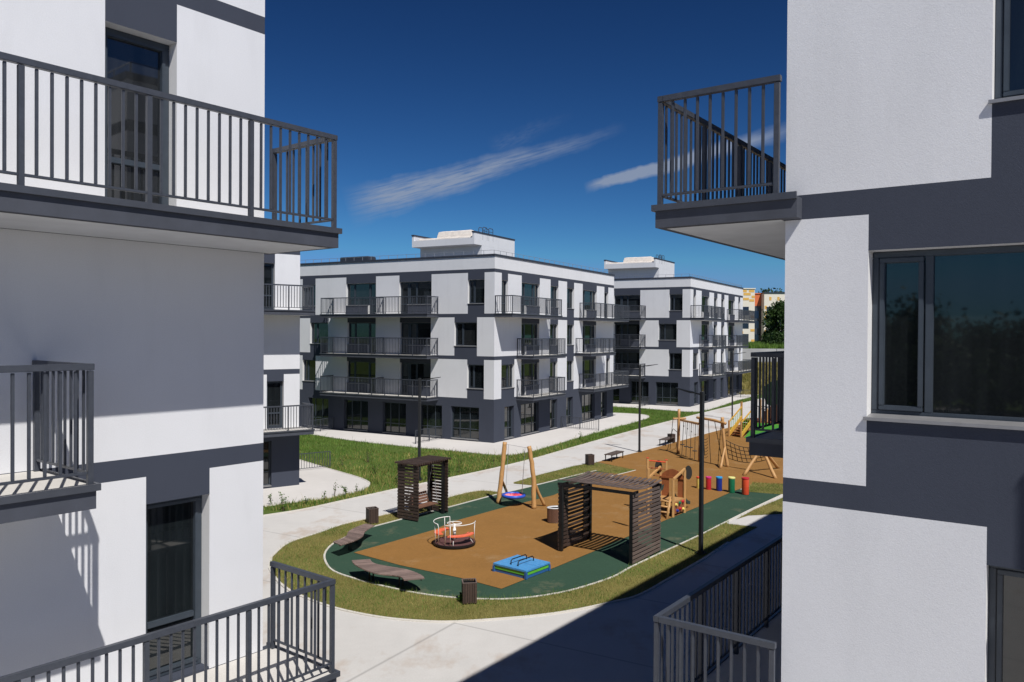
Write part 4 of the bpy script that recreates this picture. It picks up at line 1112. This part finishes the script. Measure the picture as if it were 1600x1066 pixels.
fence(NEAR_2 + DL * 4.6 + nL * .06, NEAR_2 + DL * 4.6 + nL * 3.3, 'low grey fence in front of the farther block left of its corner')
fence(NEAR_2 + DR * 17 + nR * .06, NEAR_2 + DR * 17 + nR * 4.2, 'low grey fence on the terrace right of the farther block')

# ---------------------------------------------------------------- far apartment houses on the slope
def far_block(name, x0, x1, y, z0, z1, mats, lab, rows, cols, dep=9):
    root = empty(name, ((x0 + x1) / 2, y, z0), 0, lab, 'apartment building', 'far cream and orange apartment houses'); hw, h = (x1 - x0) / 2, z1 - z0
    b = MB(); b.box(-hw, hw, 0, dep, 0, h); b.build('wall', M[mats[0]], root)
    b = MB(); b.box(-hw - .15, hw + .15, -.15, dep + .15, h + .003, h + .22); b.build('roof_edge', M[mats[1]], root)
    wn = MB(); gl = MB()
    for zr_ in rows:
        for c, w in cols:
            o = MB(); o.box(c - w / 2 - .08, c + w / 2 + .08, -.05, .0, zr_ - .08, zr_ + 1.75); f_ = o.build('window', M['frame'], root)
            o = MB(); o.quad((c - w / 2, -.055, zr_), (c + w / 2, -.055, zr_), (c + w / 2, -.055, zr_ + 1.67), (c - w / 2, -.055, zr_ + 1.67)); o.build('pane', M['glass'], f_)
    return root, hw, h
rows = [1.3, 4.35, 7.4]
r1_, hw, h = far_block('far_apartment_building', 51.0, 54.25, 180, 5.2, 18.3, ('far_cream', 'far_cream'), 'cream far apartment house with yellow brick-like panels under its roof', rows, ((-.4, 1.25),))
for i, (x, z, wd) in enumerate(((-1.5, 12.4, 1.3), (.3, 12.4, 1.2), (-.9, 11.7, 1.6), (.9, 11.1, .7), (-1.0, 10.6, 1.3), (.4, 10.3, 1.1), (.8, 6.6, .8), (-1.6, 5.8, .5), (.7, 3.6, .9), (-1.5, 3.1, .6), (.9, 1.3, .7))): b = MB(); b.box(x, x + wd, -.03, -.002, z, z + .55); b.build('yellow_panel', M['far_yellow'], r1_)
r2_, hw, h = far_block('far_apartment_building', 54.3, 56.3, 182, 5.2, 17.3, ('far_orange', 'far_orange'), 'recessed orange far apartment house part with dark glazing', rows[:2] + [6.6], ((-.1, 1.7),))
b = MB(); b.box(-hw + .05, hw - .05, -.04, -.003, .2, 9.4); b.build('glazing_band', M['frame'], r2_)
r3_, hw, h = far_block('far_apartment_building', 56.35, 68, 180, 5.2, 17.4, ('far_cream', 'coping'), 'cream far apartment house with grey balconies behind the broad tree', rows, tuple((-4.6 + 1.75 * k, 1.2) for k in range(6)))
for zz in (3.6, 6.7):
    for k in range(3): b = MB(); b.box(-5.3 + 3.4 * k, -2.6 + 3.4 * k, -1.1, -.06, zz, zz + .95); b.build('balcony', M['steel'], r3_)
for x, z in ((-4.7, 10.6), (-2.9, 10.6), (-1.2, 10.6), (-5.7, 3.2), (-5.7, 6.2), (-5.6, 7.4), (-5.7, 8.6)): b = MB(); b.box(x, x + .5, -.03, -.002, z, z + .8); b.build('yellow_panel', M['far_yellow'], r3_)
# ---------------------------------------------------------------- grass, saplings and trees
def np_mesh(name, co, faces_n, mat, per=3, kind=None):
    """co: (n*per, 3) vertices, every `per` of them one face"""
    me = bpy.data.meshes.new(name); nv = len(co); nf = nv // per
    me.vertices.add(nv); me.vertices.foreach_set('co', co.astype(np.float32).ravel())
    me.loops.add(nv); me.loops.foreach_set('vertex_index', np.arange(nv, dtype=np.int32))
    me.polygons.add(nf); me.polygons.foreach_set('loop_start', np.arange(0, nv, per, dtype=np.int32))
    me.polygons.foreach_set('loop_total', np.full(nf, per, dtype=np.int32))
    me.materials.append(mat); me.update(calc_edges=True)
    o = bpy.data.objects.new(name, me); COL.objects.link(o); return tag(o, kind=kind)
def blades(X, Y, h, w, lean):
    n = len(X); a = RNG.uniform(0, 2 * np.pi, n); b = RNG.uniform(0, 2 * np.pi, n); l = RNG.uniform(.1, 1, n) * lean * h
    co = np.zeros((n, 3, 3)); dx, dy = np.cos(a) * w / 2, np.sin(a) * w / 2
    co[:, 0] = np.stack([X - dx, Y - dy, np.full(n, -.03)], 1); co[:, 1] = np.stack([X + dx, Y + dy, np.full(n, -.03)], 1)
    co[:, 2] = np.stack([X + l * np.cos(b), Y + l * np.sin(b), h - .03], 1); return co.reshape(-1, 3)
def scatter(n, x0, x1, y0, y1, polys=None, avoid=()):
    X, Y = RNG.uniform(x0, x1, n), RNG.uniform(y0, y1, n); k = np.ones(n, bool)
    if polys is not None:
        k = np.zeros(n, bool)
        for P in polys: k |= inside(P, X, Y)
    for P in avoid: k &= ~inside(P, X, Y)
    U = 800 + F_PX * X / Y; k &= (U > 395) & (U < 1260)
    return X[k], Y[k]
def vnoise(X, Y, s, seed):
    r = np.random.default_rng(seed); P = r.uniform(0, 6.28, (6, 2)); D = r.normal(size=(6, 2)) * s
    return sum(np.sin(X * D[i, 0] + Y * D[i, 1] + P[i, 0]) for i in range(6)) / 6
foot = lambda o, d, k: [o, o + d * LR * k, o + d * LR * k + Vector((-d.y, d.x, 0)) * LL * k, o + Vector((-d.y, d.x, 0)) * LL * k]
FEET = [foot(NEAR_B, DR, 1), foot(NEAR_2, DR, 1.0457), foot(A2_FAR - r2 * LR * k2, r2, k2)]
# rough lawn
X, Y = scatter(620000, -24, 42, 36, 100, None, [path_poly, apA, apB, apC] + FEET)
v = vnoise(X, Y, .5, 3); v2 = vnoise(X, Y, 2.2, 4)
keep = RNG.uniform(0, 1, len(X)) < np.clip(.62 + .5 * v + .4 * v2, .15, 1); X, Y, v, v2 = X[keep], Y[keep], v[keep], v2[keep]
h = RNG.uniform(.06, .19, len(X)) * (1 + .5 * v2) + np.where(RNG.uniform(0, 1, len(X)) < .012, .28, 0)
tag(np_mesh('lawn_grass', blades(X, Y, h, RNG.uniform(.02, .045, len(X)), .8), None, M['blade']), kind='stuff')
# dry stalks mixed in
pr = np.clip(.05 + .5 * (1 - (Y - (47 + .50 * (X + 8))) / 9) + .35 * vnoise(X, Y, .7, 12), .03, .6)
i = np.nonzero(RNG.uniform(0, 1, len(X)) < pr)[0]
tag(np_mesh('lawn_grass', blades(X[i] + .04, Y[i], h[i] * 1.25, RNG.uniform(.02, .045, len(i)), .6), None, M['blade_dry']), kind='stuff')
# mown, drying verge round the playground
X, Y = scatter(520000, -9, 16, 22, 52, [V1, V2, V3, V4])
v2 = vnoise(X, Y, 2.5, 6); h = RNG.uniform(.03, .10, len(X)) * (1 + .5 * v2)
g = (RNG.uniform(0, 1, len(X)) + .8 * vnoise(X, Y, .9, 9) + .4 * vnoise(X, Y, 3.1, 19)) < .52
for sel, mt in ((g, 'blade'), (~g, 'blade_dry')):
    tag(np_mesh('verge_grass', blades(X[sel], Y[sel], h[sel] + .04, RNG.uniform(.010, .022, sel.sum()), .9), None, M[mt]), kind='stuff')
# taller tufts along the rubber kerb
T = []
for k in range(900):
    p = curb[RNG.integers(8, 60)]; T.append((p.x + RNG.normal(0, .05), p.y + RNG.normal(0, .05)))
T = np.array(T); tag(np_mesh('verge_grass', blades(T[:, 0], T[:, 1], RNG.uniform(.08, .24, len(T)), RNG.uniform(.01, .02, len(T)), .6), None, M['blade']), kind='stuff')
# bank grass far behind
X, Y = scatter(60000, 30, 62, 108, 133); k = (800 + F_PX * X / Y > 1150); X, Y = X[k], Y[k]
zb = np.interp(Y, [112, 116, 121, 126, 133.5], [-.03, .6, 1.8, 3.0, 3.2])
co = blades(X, Y, RNG.uniform(.2, .7, len(X)), RNG.uniform(.06, .14, len(X)), .6).reshape(-1, 3, 3); co[:, :, 2] += zb[:, None]
tag(np_mesh('bank_grass', co.reshape(-1, 3), None, M['blade_dry']), kind='stuff')
X, Y = scatter(40000, 40, 72, 135, 178); k = (800 + F_PX * X / Y > 1150); X, Y = X[k], Y[k]
co = blades(X, Y, RNG.uniform(.4, 1.3, len(X)), RNG.uniform(.1, .22, len(X)), .6).reshape(-1, 3, 3); co[:, :, 2] += 5.55
tag(np_mesh('bank_grass', co.reshape(-1, 3), None, M['blade']), kind='stuff')

# saplings ------------------------------------------------------------------
M['sap_leaf'] = leaf('sapling_leaves', (.045, .12, .015), (.14, .26, .04), .35)
M['tree_leaf'] = leaf('tree_leaves', (.014, .04, .010), (.055, .10, .020), .2)
M['wood_leaf'] = leaf('woodland_leaves', (.012, .034, .010), (.045, .085, .022), .15)
def leaf_quads(C, size, seed):
    r = np.random.default_rng(seed); n = len(C)
    a = r.normal(size=(n, 3)); a /= np.linalg.norm(a, axis=1)[:, None]; t = r.normal(size=(n, 3)); b = np.cross(a, t); b /= np.linalg.norm(b, axis=1)[:, None]
    s = size * r.uniform(.6, 1.3, n)[:, None]; a = a * s; b = b * s * .6
    co = np.zeros((n, 4, 3)); co[:, 0] = C - a; co[:, 1] = C + b * .8; co[:, 2] = C + a; co[:, 3] = C - b * .8; return co.reshape(-1, 3)
def sapling(u, v, h, sp, lab, seed, nl=60, size=.045):
    g = G(u, v); r = random.Random(seed)
    root = empty('sapling', (g.x, g.y, -.02), 0, lab, 'young plant', 'young plants along the lawn edge')
    b = MB(); L = []
    for s_ in range(r.randint(2, 4)):
        a = r.uniform(0, 6.28); tip = V(math.cos(a) * sp * r.uniform(.2, .9), math.sin(a) * sp * r.uniform(.2, .9), h * r.uniform(.7, 1))
        b.tube([V(0, 0, 0), tip * .5 + V(0, 0, .05), tip], [.012, .009, .004], 5)
        for k in range(nl // 3):
            t = r.uniform(.25, 1.02); p = tip * t + V(r.gauss(0, .05), r.gauss(0, .05), r.gauss(0, .03)); L.append(p)
    b.build('stem', M['bark'], root)
    o = np_mesh('foliage', leaf_quads(np.array([tuple(p) for p in L]), size, seed), None, M['sap_leaf'], 4); o.parent = root
for k, (u, v, h, sp, nl, lab) in enumerate((
        (424.5, 789, .55, .2, 50, 'small sapling on the narrow lawn strip, nearest the left-edge block'), (443, 798, .85, .3, 110, 'tallest leafy sapling on the narrow lawn strip'),
        (478, 789.5, .42, .14, 36, 'low bushy sapling right of the tallest sapling'), (507.5, 781, .48, .14, 36, 'thin sapling with sparse leaves before the pale stalk'),
        (523, 775, .7, .1, 22, 'thin pale stalk with few leaves on the lawn strip'), (541.5, 773.5, .55, .32, 80, 'wide leafy sapling near the rounded terrace corner'), (558, 770, .5, .2, 48, 'last sapling at the rounded terrace corner'),
        (586, 741, .8, .4, 90, 'yellow-green weed clump in the lawn beyond the rounded terrace corner'), (575, 722, .75, .3, 70, 'yellow-green weed clump in the middle of the lawn'),
        (535, 727, .7, .35, 80, 'weed clump at the end of the low fence in the lawn'), (619, 757, .6, .2, 50, 'weed clump left of the small swing pergola'), (665, 752, .6, .22, 60, 'weed behind the small pergola at the path edge'),
        (717, 738, .85, .18, 60, 'tall weed with a white flower head at the path edge'), (702, 742, .5, .16, 40, 'short weed beside the tall flowering weed'), (772, 726, .5, .2, 46, 'weed tuft left of the basket swing posts'), (906, 686, .6, .4, 70, 'dark weed clump at the terrace edge under the central block'), (722, 941, .34, .16, 120, 'round dark green weed clump against the front litter bin'))):
    sapling(u, v, h, sp, lab, 40 + k, nl)

def tree(g, h, r, lab, seed, size=.16, nl=5200, trunk=.28, cat='tree', mat='tree_leaf', low=.2):
    rs = np.random.default_rng(seed); rr = random.Random(seed)
    root = empty('tree', g, 0, lab, cat, 'trees on the slope far behind')
    b = MB(); top = V(0, 0, h * .8); b.tube([V(0, 0, -.3), V(.1, .05, h * .35), V(-.05, .1, h * .6), top], [trunk, trunk * .75, trunk * .5, .05], 8)
    C = []
    for k in range(16):
        t = rr.uniform(.25, .8); a = rr.uniform(0, 6.28); q = V(math.cos(a) * r * rr.uniform(.5, .9), math.sin(a) * r * rr.uniform(.5, .9), h * (t + rr.uniform(.05, .2)))
        b.tube([V(0, 0, h * t * .9), q * .5 + V(0, 0, h * t * .5), q], [trunk * .35, trunk * .2, .03], 5); C.append(q)
    b.build('trunk', M['bark'], root, smooth=True)
    for k in range(26):
        a, t = rr.uniform(0, 6.28), rr.uniform(low, 1); w = r * math.sin(math.pi * min(1, .18 + .8 * t)) ** .7
        C.append(V(math.cos(a) * w * rr.uniform(.3, 1), math.sin(a) * w * rr.uniform(.3, 1), h * t))
    C = np.array([tuple(c) for c in C]); i = rs.integers(0, len(C), nl); P = C[i] + rs.normal(size=(nl, 3)) * r * np.array((.2, .2, .15))
    o = np_mesh('crown', leaf_quads(P, size, seed), None, M[mat], 4); o.parent = root
    return root
tree(at_depth(1222, 548, 150), 8.4, 3.3, 'broad dark green tree in front of the cream far houses', 5, .30, 6500)
tree(at_depth(1203, 548, 165), 4.0, 1.6, 'low dark bush at the foot of the cream far houses', 8, .25, 1800, .12, 'bush', low=.1)
tree(at_depth(1213, 551, 142), 3.4, 2.0, 'dark bush beneath the broad tree on the slope', 9, .25, 1800, .12, 'bush', low=.1)

# crest of woods on the far hill, and the wood behind the viewer that the dark windows mirror
def woods(name, spots, seed, size, per):
    rs = np.random.default_rng(seed); out = []
    for x, y, z, h, r in spots:
        C = np.stack([rs.normal(0, r * .45, 14), rs.normal(0, r * .45, 14), rs.uniform(.25, .95, 14) * h], 1)
        P = C[rs.integers(0, 14, per)] + rs.normal(size=(per, 3)) * r * .22; out.append(P + np.array((x, y, z)))
    return tag(np_mesh(name, leaf_quads(np.concatenate(out), size, seed), None, M['wood_leaf'], 4), kind='stuff')
rs = random.Random(3)
sp_ = []
for k in range(150):
    x, y = rs.uniform(120, 260), rs.uniform(380, 560); sp_.append((x, y, hz(x, y) - 1, rs.uniform(9, 14), rs.uniform(4, 7)))
woods('hill_woods', sp_, 5, 1.1, 110)
sp_ = []
for k in range(46):
    t = k / 45; sp_.append((-85 + 170 * t + rs.uniform(-3, 3), -48 - rs.uniform(0, 16) - 14 * math.cos(t * 6.28 * 1.5) ** 2, -.5, rs.uniform(7.5, 12), rs.uniform(5, 8)))
woods('woodland', sp_, 6, .38, 3000)
